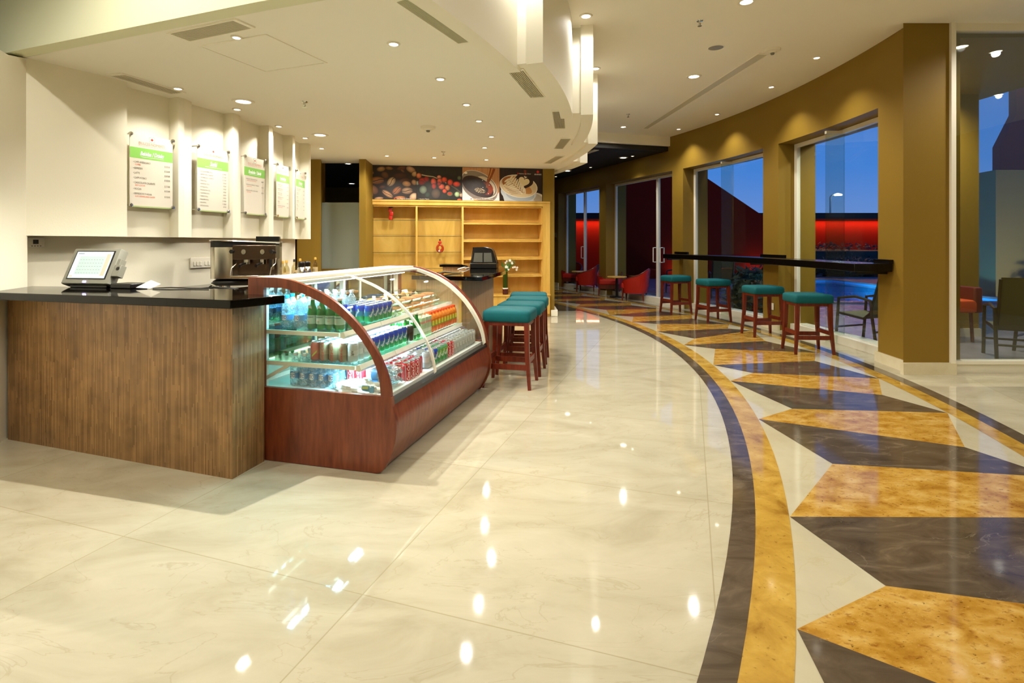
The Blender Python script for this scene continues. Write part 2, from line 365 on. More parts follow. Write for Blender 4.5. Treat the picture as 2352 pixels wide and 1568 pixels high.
M['gold_band'] = noise_mat('gold_marble_band', [(.30, '#8a6222'), (.42, '#a98234'), (.55, '#b9933f'), (.72, '#cba956')], 6, .07, detail=10, dist=.4, spec=.5, flecks=((40, '#6e4a16', .60, .70, .6),))
M['dark_inlay'] = noise_mat('brown_marble_inlay', [(.3, '#44382b'), (.55, '#5a4d3e'), (.75, '#776a58')], 3, .08, detail=9, dist=1.4, stretch=(1, 2.5, 1), rot=R(-25), veins=(1.1, '#9a8f7c', .0018, .3), spec=.5)
# narrow upright mosaic strips
def mosaic(name='brown_strip_mosaic', a='#73522d', b_='#9c764a', w=.0105, hgt=.26):
    m = bpy.data.materials.new(name); m.use_nodes = True; n = m.node_tree; b = n.nodes['Principled BSDF']; b.inputs['Roughness'].default_value = .38
    t = n.nodes.new('ShaderNodeTexCoord'); sp = n.nodes.new('ShaderNodeSeparateXYZ'); n.links.new(t.outputs['UV'], sp.inputs[0])
    cb = n.nodes.new('ShaderNodeCombineXYZ'); n.links.new(sp.outputs['Y'], cb.inputs['X']); n.links.new(sp.outputs['X'], cb.inputs['Y'])
    br = n.nodes.new('ShaderNodeTexBrick'); br.offset = .37; br.offset_frequency = 2; br.inputs['Scale'].default_value = 1
    br.inputs['Brick Width'].default_value = hgt; br.inputs['Row Height'].default_value = w; br.inputs['Mortar Size'].default_value = .0009; br.inputs['Mortar Smooth'].default_value = .3
    br.inputs['Color1'].default_value = (*h(a), 1); br.inputs['Color2'].default_value = (*h(b_), 1); br.inputs['Mortar'].default_value = (*h('#7c6a48'), 1); br.inputs['Bias'].default_value = .05
    dv = n.nodes.new('ShaderNodeMath'); dv.operation = 'DIVIDE'; dv.inputs[1].default_value = w; n.links.new(sp.outputs['X'], dv.inputs[0])
    fo = n.nodes.new('ShaderNodeMath'); fo.operation = 'FLOOR'; n.links.new(dv.outputs[0], fo.inputs[0])
    wn = n.nodes.new('ShaderNodeTexWhiteNoise'); wn.noise_dimensions = '1D'; n.links.new(fo.outputs[0], wn.inputs['W'])
    ad = n.nodes.new('ShaderNodeMath'); ad.operation = 'MULTIPLY_ADD'; ad.inputs[1].default_value = hgt*3; n.links.new(wn.outputs['Value'], ad.inputs[0]); n.links.new(sp.outputs['Y'], ad.inputs[2])
    n.links.new(ad.outputs[0], cb.inputs['X']); br.offset = 0; br.offset_frequency = 1
    n.links.new(cb.outputs[0], br.inputs['Vector'])
    z = n.nodes.new('ShaderNodeTexNoise'); z.inputs['Scale'].default_value = 7; z.inputs['Detail'].default_value = 6; n.links.new(t.outputs['UV'], z.inputs['Vector'])
    mx = n.nodes.new('ShaderNodeMix'); mx.data_type = 'RGBA'; mx.blend_type = 'OVERLAY'; mx.inputs['Factor'].default_value = .55
    n.links.new(br.outputs['Color'], mx.inputs['A']); n.links.new(z.outputs['Fac'], mx.inputs['B']); n.links.new(mx.outputs['Result'], b.inputs['Base Color'])
    bp = n.nodes.new('ShaderNodeBump'); bp.inputs['Strength'].default_value = .35; bp.inputs['Distance'].default_value = .002; bp.invert = True
    n.links.new(br.outputs['Fac'], bp.inputs['Height']); n.links.new(bp.outputs[0], b.inputs['Normal'])
    return m
M['mosaic'] = mosaic()
def uv_walls(o):                                # uv = (running length, height) in metres for upright faces
    me = o.data; uv = me.uv_layers.new(name='UVMap')
    for p in me.polygons:
        nrm = p.normal; t = Vector((-nrm.y, nrm.x, 0)); t = t.normalized() if t.length > .1 else Vector((1, 0, 0))
        for li in p.loop_indices:
            co = me.vertices[me.loops[li].vertex_index].co
            uv.data[li].uv = (co.dot(t)+7*round(nrm.x, 1), co.z if abs(nrm.z) < .5 else co.y)
    return o
# ================================================================ SETTING
ZC, ZM, ZD = 2.78, 3.70, 3.40                   # cafe ceiling, hall ceiling, dark lounge ceiling
FAR = 60.0
# floor with the inlaid ribbon
fl = MB()
fl.flat([(-7, -5), (9.6, -5), (9.6, 5.66), (4.7, 5.66)]+arc(13.3, -6.3, FAR, 2)+[(-8, 19.6)], 0, 0)
z = .0012
def rp(a0, a1, r0, r1, mi, zz=z): fl.flat(ring(r0, r1, a0, a1, 1.2), zz, mi)
rp(-48, FAR, 10.955, 12.48, 1)                  # cream ground of the ribbon
rp(-48, FAR, 10.69, 10.80, 3, z*2); rp(-48, FAR, 10.80, 10.955, 4, z*2)
rp(-48, FAR, 12.48, 12.615, 4, z*2); rp(-48, FAR, 12.615, 12.735, 3, z*2)
La = [-28.3, -23.75, -15.47, -9.28, -5.61, .59, 6.34, 11.66, 16.57, 23.8]
Na = [-26.06, -19.52, -13.65, -7.35, -.74, 3.03, 10.2, 14.83, 20.31, 25.8]
Ra = [-24.81, -18.52, -12.83, -7.69, -1.79, 6.02, 9.07, 14.5, 19.15, 24.86]
Ma = [-29.16, -21.25, -16.66, -10.66, -4.04, 1.86, 7.05, 12.43, 17.6, 22.6]
for k in range(3):                              # nearer repeats below the frame
    La.insert(0, La[0]-6.6); Na.insert(0, Na[0]-6.6); Ra.insert(0, Ra[0]-6.4); Ma.insert(0, Ma[0]-6.6)
for k in range(6):
    La.append(La[-1]+5.6); Na.append(Na[-1]+5.6); Ra.append(Ra[-1]+5.6); Ma.append(Ma[-1]+5.6)
for k in range(len(La)):
    L_, N_, R_, M_ = P(10.958, La[k]), P(11.28, Na[k]), P(12.475, Ra[k]), P(12.2, Ma[k])
    fl.flat([N_, R_, M_, L_], z*2, 2)
    if k: fl.flat([L_, M_, P(12.475, Ra[k-1]), P(11.28, Na[k-1])], z*2, 3)
fl.flat([(-3, 10.85), (.6, 10.85), P(10.69, 20.5), P(10.69, 30), P(10.69, 44), (-4, 15.5)], z, 3)      # dark stone of the lounge
floor = struct(fl, 'floor', [M['floor'], M['cream_inlay'], M['gold'], M['dark_inlay'], M['gold_band']], smooth=False)
# hall ceiling, dark lounge ceiling
c = MB(); c.prism([(-7, -5), (9.6, -5), (9.6, 5.75), (4.6, 5.75)]+arc(13.3, -6, 20.6, 2)+[(3.72, 11.86), (1.0, 11.05), (-7, 11.05)], ZM, ZM+.12)
struct(c, 'ceiling', M['ceil'])
c = MB(); c.prism([(-8, 10.62), (.9, 10.62), (.95, 11.22), (3.62, 11.98)]+arc(13.3, 23, FAR, 4)+[(-8, 19.6)], ZD, ZD+.5)
struct(c, 'ceiling', M['black_ceil'])
c = MB(); c.prism([(-7, 10.95), (1.0, 10.95), (3.66, 11.72), (3.60, 11.86), (.95, 11.12), (-7, 11.12)], ZD+.1, ZM+.02)
struct(c, 'trim_1', M['ceil'])
c = MB(); c.prism([(.6, 10.93), (3.70, 11.80), (3.66, 11.95), (.6, 11.1)], ZD, ZD+.1)
struct(c, 'trim_2', M['black_ceil'])
# cafe ceiling slab, stepped outwards with the arcs; solid up to the hall ceiling
FR = [(9.03, 9.15, -27.8, -18.1), (9.25, 9.38, -19.1, -7.7), (9.47, 9.60, -8.6, 2.3), (9.68, 9.81, 1.35, 12.2), (9.98, 10.11, 11.3, 22.0)]
edge = []
cuts = [(-27.8, -18.6, 9.04), (-18.6, -8.2, 9.26), (-8.2, 1.8, 9.48), (1.8, 11.8, 9.69), (11.8, 19.4, 9.99)]
for a0, a1, r in cuts: edge += arc(r, a0, a1, 1.5)
slab = MB()
poly = [(-1.478, 3.20)]+edge+[(.62, 10.2), (-2.62, 9.66), (-2.66, 9.36), (-3.33, 9.36), (-3.60, 9.40)]+arc(5.2, 20, -30, 4)+[(-4.1, 4.15), (-3.79, 4.07)]
slab.prism(poly, ZC, ZM)
struct(slab, 'ceiling', M['ceil'])
hb = MB(); hb.prism([(-5.2, 4.46), (-1.478, 3.09), (P(9.15, -27.8)[0], P(9.15, -27.8)[1]-.03), P(9.04, -27.6), (-1.478, 3.205), (-5.2, 4.58)], ZC-.004, ZM)
struct(hb, 'trim_3', M['green_white'])
for i, (r0, r1, a0, a1) in enumerate(FR):
    f = MB(); f.prism(ring(r0, r1, a0, a1, .8), ZC-.035, ZM)
    struct(f, f'trim_{4+i}', M['white'])
# left pier and menu wall
w = MB(); w.prism([(-3.16, 2.6), (-3.58, 3.80), (-3.68, 4.05), (-4.5, 4.4), (-4.5, 2.6)], 0, 2.70)
w.v = [(x, y, zz if zz < 1 else 2.715+(.065 if y > 4 else 0)) for x, y, zz in w.v]
struct(w, 'wall_left', M['cream_wall'])
w = MB(); w.prism([(-3.15, -5), (-3.15, 2.6), (-4.5, 2.6), (-4.5, -5)], 0, ZM)
struct(w, 'wall_left', M['cream_wall'])
b = MB(); b.prism([(-3.13, 2.6), (-3.55, 3.69), (-3.60, 3.69), (-3.2, 2.55)], 0, .12); struct(b, 'baseboard_left', M['marble_trim'])
w = MB(); w.prism(ring(4.8, 5.55, -34, 5.6, 1.5), 0, 1.45)
w.prism(ring(4.8, 5.66, -34, 6.0, 1.0), 1.436, ZC)
w.prism(ring(5.6, 5.83, -32.2, -25.0, .8), 1.436, ZC)
for a0, a1, a2 in ((-20.1, -19.5, -18.33), (-13.55, -12.75, -11.85), (-7.45, -6.7, -5.75), (-1.75, -1.1, -.25), (4.0, 4.9, 6.0)):
    w.prism([P(5.62, a0), P(5.785, a0), P(5.785, a1), P(5.74, a2), P(5.62, a2)], 1.436, ZC)
struct(w, 'wall_left', M['cream_wall'], angle=12)
w = MB(); w.prism(ring(4.6, 5.3, 5.8, 26, 3), 0, ZC); struct(w, 'wall_left', M['cream_wall'])
# back wall of the cafe with the frosted opening
w = MB()
w.prism([(-3.62, 8.98), (-3.34, 8.93), (-3.20, 8.93), (-3.325, 9.32), (-3.7, 9.5)], 0, ZC)
w.prism([(-2.55, 8.90), (-2.44, 8.90), (-2.50, 9.62), (-2.68, 9.62), (-2.665, 9.32)], 0, ZC)
w.prism([(-3.33, 9.30), (-2.66, 9.30), (-2.66, 9.42), (-3.33, 9.42)], 0, .93)
w.prism([(-2.60, 9.90), (.60, 10.44), (.60, 10.60), (-2.66, 10.06)], 0, ZM)
w.prism([(.58, 10.06), (.80, 10.06), (.80, 10.62), (.58, 10.62)], 0, ZM)
struct(w, 'wall_back', M['olive'])
w = MB(); w.prism([(-2.58, 9.56), (.60, 10.09), (.60, 10.3), (-2.60, 9.8)], 2.165, ZM); struct(w, 'wall_back', M['black_ceil'])
w = MB(); w.prism([(-4.6, 9.5), (-3.36, 9.34), (-3.36, 9.6), (-4.6, 9.8)], 0, ZM); w.prism([(-3.35, 9.42), (-2.64, 9.42), (-2.6, 9.8), (-3.35, 9.8)], ZD-.05, ZM); struct(w, 'wall_back', M['olive'])
bb = MB(); bb.prism([(.74, 10.03), (.86, 10.03), (.86, 10.66), (.74, 10.66)], 0, .12); bb.prism([(.73, 10.02), (.75, 10.02), (.75, 10.07), (.73, 10.07)], 0, .12)
struct(bb, 'baseboard_back', M['white'], bevel=.012)
w = MB(); w.prism([(-2.9, 11.9), (-2.3, 12.1), (-2.3, 12.5), (-2.95, 12.4)], 0, ZD); w.prism([(-8, 19.4), (1.2, 19.4), (1.2, 19.7), (-8, 19.7)], 0, ZD+.3); w.prism([(-8.2, -5), (-8, -5), (-8, 19.6), (-8.2, 19.6)], 0, ZM)
struct(w, 'wall_back', M['olive'])
w = MB(); w.prism([(-8, -5.2), (9.8, -5.2), (9.8, -5), (-8, -5)], 0, ZM); struct(w, 'wall_front', M['cream_wall'])
w = MB(); w.prism([(9.6, -5), (9.8, -5), (9.8, 5.8), (9.6, 5.8)], 0, ZM); struct(w, 'wall_right', M['olive'])
w = MB(); w.box(-3.36, -2.64, 9.34, 9.352, .93, 2.09); struct(w, 'window_5', M['frost'])
# curved window wall
w = MB(); T2 = 13.55
w.prism([(4.62, 5.63), (4.13, 5.63)]+arc(12.92, -6.4, -3.97, .6)+arc(T2, -3.97, -5.6, .6)+[(4.62, 5.75)], 0, ZM)
w.prism([P(12.92, 6.0), P(12.92, 6.9), P(12.92, 7.82), P(T2, 7.82), P(T2, 6.9), P(T2, 6.0)], 0, ZM)
w.prism([P(12.92, 18.73), P(12.92, 20.37), P(T2, 20.37), P(T2, 18.73)], 0, ZM)
w.prism([P(12.92, 33.8), P(12.92, 35.5), P(T2, 35.5), P(T2, 33.8)], 0, ZM)
w.prism([P(12.92, 47.9), P(12.92, FAR), P(T2, FAR), P(T2, 47.9)], 0, ZM)
for a0, a1 in ((-3.97, 6.0), (7.82, 18.73), (20.37, 33.8), (35.5, 47.9)): w.prism(ring(12.92, T2, a0, a1, 1), 2.95, ZM)
struct(w, 'wall_right', M['olive'], angle=20)
k = MB()
for a0, a1 in ((-3.97, 6.0), (7.82, 18.73), (20.37, 33.8), (35.5, 47.9)): k.prism(ring(13.12, 13.4, a0, a1, 1), 0, .105)
k.box(4.62, 9.6, 5.66, 5.80, 0, .12)
struct(k, 'trim_9', M['white_metal'])
b = MB()
b.prism(arc(12.90, -6.35, -3.8, .6)+arc(12.97, -3.8, -6.35, .6), 0, .12); b.box(4.10, 4.66, 5.585, 5.632, 0, .12)
for a0, a1 in ((5.9, 7.9), (18.6, 20.45), (33.7, 35.6), (47.8, FAR)): b.prism(ring(12.895, 12.93, a0, a1, .7), 0, .12)
struct(b, 'baseboard_right', M['marble_trim'])
def chord(mb, r, a0, a1, z0, z1, th, mi=0):
    p, q = Vector((*P(r, a0), 0)), Vector((*P(r, a1), 0)); d = (q-p).normalized(); n = Vector((d.y, -d.x, 0))*th/2
    mb.prism([(p+n)[:2], (q+n)[:2], (q-n)[:2], (p-n)[:2]], z0, z1, mi)
ZT = 2.945
def curved_window(n, a0, am, a1, fin=True, doors=None):
    root = bpy.data.objects.new(n, None); COL.objects.link(root); root['kind'] = 'structure'
    f = MB(); e_ = .13
    for aa in (a0+e_, a1-e_): chord(f, 13.22, aa-.13, aa+.13, .105, ZT, .06)
    chord(f, 13.22, a0, am, ZT-.055, ZT, .06); chord(f, 13.22, am, a1, ZT-.055, ZT, .06)
    chord(f, 13.22, a0, am, .1, .112, .05); chord(f, 13.22, am, a1, .1, .112, .05)
    if doors:
        for aa in doors: chord(f, 13.22, aa-.16, aa+.16, .02, ZT, .07)
    f.build('frame', M['white_metal'], root)
    for p, q in ((a0, am), (am, a1)):
        g_ = MB(); chord(g_, 13.22, p, q, .112, ZT-.05, .010); g_.build('pane', M['glass'], root)
    if fin:
        g_ = MB(); a, b_ = Vector((*P(12.96, am), 0)), Vector((*P(13.22, am), 0)); d = (b_-a).normalized(); n_ = Vector((d.y, -d.x, 0))*.007
        g_.prism([(a+n_)[:2], (b_+n_)[:2], (b_-n_)[:2], (a-n_)[:2]], .01, ZT-.06); g_.build('glass_fin', M['glass'], root)
        g_ = MB(); n_ = n_*3; g_.prism([(a+n_)[:2], (b_+n_)[:2], (b_-n_)[:2], (a-n_)[:2]], ZT-.06, ZT-.02); g_.build('bracket', M['white_metal'], root)
    return root
curved_window('window_1', -3.97, 1.15, 6.0)
curved_window('window_2', 7.82, 13.5, 18.73)
def handle(root, r, a, side=1):
    hm = MB(); p = Vector((*P(r, a), 0)); n = Vector((cos(R(min(a, TH))), sin(R(min(a, TH))), 0))
    for sgn in (-1, 1):
        q_ = p+n*(.055*sgn)
        hm.tube([tuple(p+Vector((0, 0, .93))), tuple(q_+Vector((0, 0, .93))), tuple(q_+Vector((0, 0, 1.27))), tuple(p+Vector((0, 0, 1.27)))], .012, 8)
    hm.build('door_handle', M['white_metal'], root)
d1 = curved_window('door_1', 20.37, 24.7, 33.8, fin=False, doors=(24.7,)); handle(d1, 13.22, 25.3); handle(d1, 13.22, 24.0)
d2 = curved_window('door_2', 35.5, 42.0, 47.9, fin=False, doors=(42.0,)); handle(d2, 13.22, 42.7)
# frontal window on the right
w3 = bpy.data.objects.new('window_3', None); COL.objects.link(w3); w3['kind'] = 'structure'
f = MB(); f.box(4.615, 4.665, 5.60, 5.72, 0.0, 3.70); f.box(4.665, 9.6, 5.63, 5.70, 3.62, 3.70); f.box(4.665, 9.6, 5.63, 5.70, .10, .135)
f.build('frame', M['white_metal'], w3)
f = MB(); f.box(4.66, 9.6, 5.66, 5.67, .13, 3.63); f.build('pane', M['glass_f'], w3)
f = MB(); pts = [(7.03+.08+.075*cos(t*.3)*1, 5.655, 1.86+.07*sin(t*.3)) for t in range(5, 17)]; f.tube(pts, .008, 6); f.build('decal', M['white_metal'], w3)
# ================================================================ OUTSIDE
g = MB(); g.prism(arc(13.4, FAR, -5, 3)+[(4.7, 5.75), (40, 5.75), (40, 12.6), (6.3, 12.6), (6.3, 20.3), (1.0, 20.3), (.2, 20.2)], -.2, -.025)
g.prism([(12.2, 12.6), (40, 12.6), (40, 20.3), (12.2, 20.3)], -.2, -.025); g.prism([(.2, 20.3), (40, 20.3), (40, 45), (.2, 45)], -.2, -.025)
struct(g, 'ground', M['paving'])
# porch roof over the patio
c = MB(); c.prism([P(13.58, -5.4)]+arc(16.0, -4.8, 12, 2)+arc(13.58, 12, -5.4, 2), 3.62, 3.95)
c.build('porch_roof', M['olive'], kind='structure')
def pier(x0, x1, y0, y1, z1, label, m='olive', cat='pillar'):
    t = thing('patio_pillar', label, cat, ((x0+x1)/2, (y0+y1)/2, -.025))
    p = MB(); p.box(-(x1-x0)/2, (x1-x0)/2, -(y1-y0)/2, (y1-y0)/2, 0, z1); p.build('shaft', M[m], t)
    p = MB(); p.box(-(x1-x0)/2-.02, (x1-x0)/2+.02, -(y1-y0)/2-.02, (y1-y0)/2+.02, 0, .12); p.build('plinth', M['marble_trim'], t)
pier(6.70, 7.04, 8.04, 8.6, 3.645, 'olive painted patio pillar seen through the tall right-hand window')
# sloping maroon wall
t = MB(); pr = [(3.7, -.025), (3.7, 5.6), (5.2, 5.6), (11.6, 1.3), (11.6, -.025)]
t.sweep(pr, 21, 21.5)
tag(t.build('garden_wall', M['maroon']), 'maroon garden wall with a sloping top edge beyond the second window', 'wall')
t = MB(); t.box(1.5, 22, 27, 27.3, -.025, 2.55)
far = tag(t.build('garden_wall', M['maroon']), 'long dark red garden wall glowing under its lamps beyond the pool', 'wall')
t = MB(); t.box(1.5, 22, 26.0, 27.3, 2.55, 2.85); tag(t.build('wall_canopy', M['black_ceil']), 'flat black canopy along the top of the glowing red garden wall', 'canopy')
def area(name, loc, rot, sx_, sy_, pw, col, parent=None):
    l = bpy.data.lights.new(name, 'AREA'); l.shape = 'RECTANGLE'; l.size = sx_; l.size_y = sy_; l.energy = pw; l.color = col
    o = bpy.data.objects.new(name, l); COL.objects.link(o); o.location = loc; o.rotation_euler = rot
    if parent: o.parent = parent
    return o
area('wall_washer', (12, 26.75, 2.53), (0, 0, 0), 20, .12, 420, (1, .42, .25))
def added_ground_light(x, y, az, pw, col, label, spot=120):  # lamps added to brighten the sloping maroon wall and the outbuilding
    t_ = thing('added_ground_light', label, 'ground light', (x, y, -.025), az, 'added garden ground lights')
    b_ = MB(); b_.lathe([(.05, 0), (.05, .08), (.06, .1)], 12); b_.build('housing', M['black_plastic'], t_)
    b_ = MB(); b_.lathe([(0, .098), (.055, .101)], 12); b_.f = [f_[::-1] for f_ in b_.f]; b_.build('lens', mat('added_ground_lens', (1, 1, 1), emit=col, es=5), t_)
    l = bpy.data.lights.new('added_ground_lamp', 'SPOT'); l.energy = pw; l.color = col; l.spot_size = R(spot); l.spot_blend = 1; l.shadow_soft_size = .04
    o = bpy.data.objects.new('added_ground_lamp', l); COL.objects.link(o); o.parent = t_; o.location = (0, 0, .14); o.rotation_euler = (R(118), 0, 0)
added_ground_light(6.6, 20.4, 0, 26, (1, .5, .3), 'ground light added to brighten the sloping maroon wall, nearer the door')
added_ground_light(9.6, 20.4, 0, 26, (1, .5, .3), 'ground light added to brighten the sloping maroon wall, toward its low end')
added_ground_light(12.6, 11.4, R(-15), 190, (1, .88, .6), 'ground light added to brighten the grey outbuilding', 140)
# hedge in front of the glowing wall, shrubs by the pool
def bush(name, cx, cy_, sx_, sy_, hh, n, label, cat, leaf=.16, m='leafm', z0=-.025):
    b_ = MB()
    for i in range(n):
        a = random.random()*2*pi; rr = sqrt(random.random()); zz = random.random()
        k_ = 1-.5*zz*zz
        p = Vector((cx+sx_*rr*cos(a)*k_, cy_+sy_*rr*sin(a)*k_, z0+hh*zz)); u_ = Vector((random.gauss(0, 1), random.gauss(0, 1), random.gauss(0, 1))).normalized()
        v_ = u_.orthogonal().normalized(); s_ = leaf*(.6+.6*random.random())
        b_.add([tuple(p), tuple(p+u_*s_*.5+v_*s_*.2), tuple(p+u_*s_), tuple(p+u_*s_*.5-v_*s_*.2)], [(0, 1, 2, 3)])
    b_.lathe([(0, 0), (.9, .1), (1, .5), (.7, .85), (0, .95)], 12)
    for i in range(len(b_.v)-60, len(b_.v)):
        x, y, zz = b_.v[i]; b_.v[i] = (cx+x*sx_*.85, cy_+y*sy_*.85, z0+zz*hh*.9)
    return tag(b_.build(name, M[m], smooth=False), label, cat, None)
bush('hedge', 13.5, 24.8, 8.5, .6, 1.35, 2600, 'long dark clipped hedge in front of the glowing red wall', 'hedge', .22)
bush('shrub', 5.1, 11.2, .6, .45, .85, 1500, 'dark spiky shrub outside the second window', 'shrub', .17)
bush('shrub', 14.6, 22.6, 2.6, .5, .75, 700, 'low dark shrub bed beside the pool beyond the nearest window', 'shrub', .25)
bush('shrub', 13.9, 12.4, 1.2, .5, .75, 600, 'dark shrub below the grey building beyond the right-hand window', 'shrub', .25)
# pool
pl = thing('swimming_pool', 'swimming pool lit turquoise from below the water beyond the windows', 'pool', (9.25, 16.45, -.02))
b = MB(); b.box(-3.2, 3.2, -4.1, -3.82, -.02, .03); b.box(-3.2, 3.2, 3.82, 4.1, -.02, .03); b.box(-3.2, -2.93, -3.82, 3.82, -.02, .03); b.box(2.93, 3.2, -3.82, 3.82, -.02, .03); b.build('coping', M['paving'], pl)
tile = mat('pool_tile', '#3fa9e8', .5)
b = MB(); b.box(-3.05, 3.05, -3.95, 3.95, -1.1, -1.0); b.box(-3.05, 3.05, -3.95, -3.82, -1.0, -.02); b.box(-3.05, 3.05, 3.82, 3.95, -1.0, -.02); b.box(-3.05, -2.93, -3.82, 3.82, -1.0, -.02); b.box(2.93, 3.05, -3.82, 3.82, -1.0, -.02); b.build('basin', tile, pl)
b = MB(); b.add([(-2.93, -3.82, -.05), (2.93, -3.82, -.05), (2.93, 3.82, -.05), (-2.93, 3.82, -.05)], [(0, 1, 2, 3)]); b.build('water', glass_mat('pool_water', (.55, .85, 1), f0=1.33, rough=.02), pl)
for x, y in ((-2.2, -2.6), (2.2, -2.6), (-2.2, 1.5), (2.2, 1.5)):
    l = bpy.data.lights.new('pool_light', 'POINT'); l.energy = 70; l.color = (.35, .75, 1); l.shadow_soft_size = .08
    o = bpy.data.objects.new('pool_light', l); COL.objects.link(o); o.parent = pl; o.location = (x, y, -.5)
# lamp post
lp = thing('street_lamp', 'tall thin lamp post lit against the dusk sky', 'lamp post', (17.9, 30, -.025))
b = MB(); b.tube([(0, 0, 0), (0, 0, 4.0), (.1, 0, 4.1), (.3, 0, 4.12)], .05, 8); b.build('pole', M['white_metal'], lp)
b = MB(); b.lathe([(0, 0), (.22, .02), (.22, .08), (.05, .14)], 14, c=(.42, 0, 4.06)); b.build('lamp_head', mat('street_lamp_glow', (1, 1, 1), emit=(.8, .95, 1), es=25), lp)
# grey building outside the right window
b = MB(); b.prism([(12.70, 14.0), (15.4, 14.0), (15.4, 15.9), (12.98, 15.9)], -.025, 3.30); tag(b.build('outbuilding', M['grey_render']), 'plain grey rendered block standing across the patio', 'building')
b = MB(); b.sweep([(14.68, -.025), (14.68, 4.29), (15.18, 5.27), (15.18, 8), (18, 8), (18, -.025)], 16.05, 16.30); tag(b.build('outbuilding', mat('pink_render', '#a8675a', .8)), 'tall dusky pink rendered building behind the grey block', 'building')
# ================================================================ CEILING FIXTURES
def lamp_fixture(x, y, zc, r, power, label, group, spot=95, col=WARM, glow='lamp', size=.035, blend=.75, tilt=None):
    t = thing('ceiling_light', label, 'ceiling light', (x, y, zc), 0, group)
    k = (r, glow)
    if k not in lamp_fixture.cache:
        a = MB(); a.lathe([(r*.78, -.002), (r*.82, -.010), (r*1.15, -.012), (r*1.25, -.001)], 20); A_ = a.build('trim_ring', M['white_metal'], t)
        b_ = MB(); b_.lathe([(0, -.004), (r*.78, -.003)], 16); b_.f = [f_[::-1] for f_ in b_.f]; B_ = b_.build('lamp', M[glow], t)
        lamp_fixture.cache[k] = (A_, B_)
    else:
        for o in lamp_fixture.cache[k]:
            c_ = o.copy(); COL.objects.link(c_); c_.parent = t
    if power:
        l = bpy.data.lights.new('lamp_light', 'SPOT'); l.energy = power*LPOW; l.color = col; l.spot_size = R(spot); l.spot_blend = blend; l.shadow_soft_size = size
        o = bpy.data.objects.new('lamp_light', l); COL.objects.link(o); o.parent = t; o.location = (0, 0, -.03)
        if tilt: o.rotation_euler = tilt
    return t
lamp_fixture.cache = {}
def L2(x, y, zc, r, p, what, grp, **k): return lamp_fixture(x, y, zc, r, p, what, grp, **k)
gA = 'small downlights in the cafe ceiling'
pos = [(-.83, 3.74, 'nearest the camera of the row down the cafe ceiling'), (-.61, 4.54, 'second down the row in the cafe ceiling'), (-.46, 5.38, 'third down the row in the cafe ceiling'),
       (-.38, 6.1, 'fourth down the row in the cafe ceiling'), (-.27, 7.0, 'fifth down the row in the cafe ceiling'), (-.4, 7.8, 'sixth down the row in the cafe ceiling'),
       (-.43, 8.93, 'in front of the latte poster'), (-1.27, 8.71, 'in front of the red berry poster'), (-2.0, 8.53, 'in front of the coffee bean poster')]
for i, (x, y, s_) in enumerate(pos): L2(x, y, ZC, .038, 62, 'small round downlight '+s_, gA, spot=160, blend=.5)
for i, (x, y) in enumerate([(-3.02, 4.82), (-2.87, 5.57), (-2.79, 6.38), (-2.75, 7.09), (-2.81, 7.87)]):
    L2(x, y, ZC, .038, 34, 'small downlight washing the %s menu board' % ['first', 'second', 'third', 'fourth', 'fifth'][i], 'downlights along the menu wall', spot=130, size=.02)
L2(-2.65, 5.26, ZC, .085, 60, 'larger round downlight above the espresso machine', 'large cafe downlights', spot=130)
L2(-2.48, 6.89, ZC, .085, 60, 'larger round downlight further down the menu wall', 'large cafe downlights', spot=130)
L2(-1.87, 3.62, ZC, .03, 270, 'tiny downlight added between the ceiling vent and the square hatch', None, spot=125, size=.012)  # added lamp that throws the counter's shadow on the floor
gB = 'downlights in the hall ceiling'
L2(2.25, 5.12, ZM, .07, 90, 'bright downlight at the top edge of the picture in the hall ceiling', gB, spot=155, blend=.5)
L2(2.53, 7.42, ZM, .085, 110, 'ringed recessed downlight in the hall ceiling left of the long slot vent', gB, spot=155, blend=.5)
L2(2.22, 10.64, ZM, .06, 110, 'downlight at the far end of the hall ceiling near the dark lounge', gB, spot=155, blend=.5)
for x, y, s_ in ((3.81, 6.67, 'nearest'), (3.85, 7.92, 'second'), (3.69, 9.6, 'third'), (3.39, 10.85, 'farthest')):
    L2(x, y, ZM, .042, 60, s_+' of the small downlights washing the olive window wall', 'downlights beside the window wall', spot=105, size=.02)
for (r_, a_), s_ in zip(((9.31, -20.3), (9.53, -10.0), (9.74, -.1), (10.04, 9.8)), ('first and nearest', 'second', 'third', 'last')):
    x, y = P(r_, a_); L2(x, y, ZM, .055, 24, 'downlight in front of the %s white curved ceiling fin' % s_, 'downlights between the curved fins', spot=150, col=NEUT)
# lamps of the hall behind the camera
for i, (x, y, pw) in enumerate([(2.1, 2.4, 110), (.3, 1.2, 110), (-1.7, 1.3, 100), (1.6, -.4, 110), (-1.2, -1.5, 100), (5.86, 4.87, 90), (3.6, .3, 110), (7.6, 3.0, 110), (6.2, .2, 100), (-2.5, 2.3, 60)]):  # the last one is an unseen lamp added to brighten the fascia
    L2(x, y, ZM, .07, (pw*.5 if i < 9 else 110), 'downlight in the hall ceiling %s' % ['near the camera', 'behind the camera on the left', 'before the front counter', 'behind the camera', 'far behind the camera', 'right of the camera', 'behind the camera to the right', 'by the right wall', 'far behind to the right', 'added to light the fascia over the front counter'][i], gB, spot=160, blend=.5)
L2(5.30, 5.03, ZM, .085, 90, 'ringed downlight mirrored in the tall right-hand window', gB, spot=150)
L2(5.9, 7.3, 3.62, .06, 280, 'nearer downlight added out of sight under the patio porch roof', 'added porch downlights', spot=155)  # both porch lamps are unseen, added to brighten patio and pillar
L2(6.25, 7.95, 3.62, .06, 220, 'farther downlight added out of sight under the patio porch roof', 'added porch downlights', spot=155)
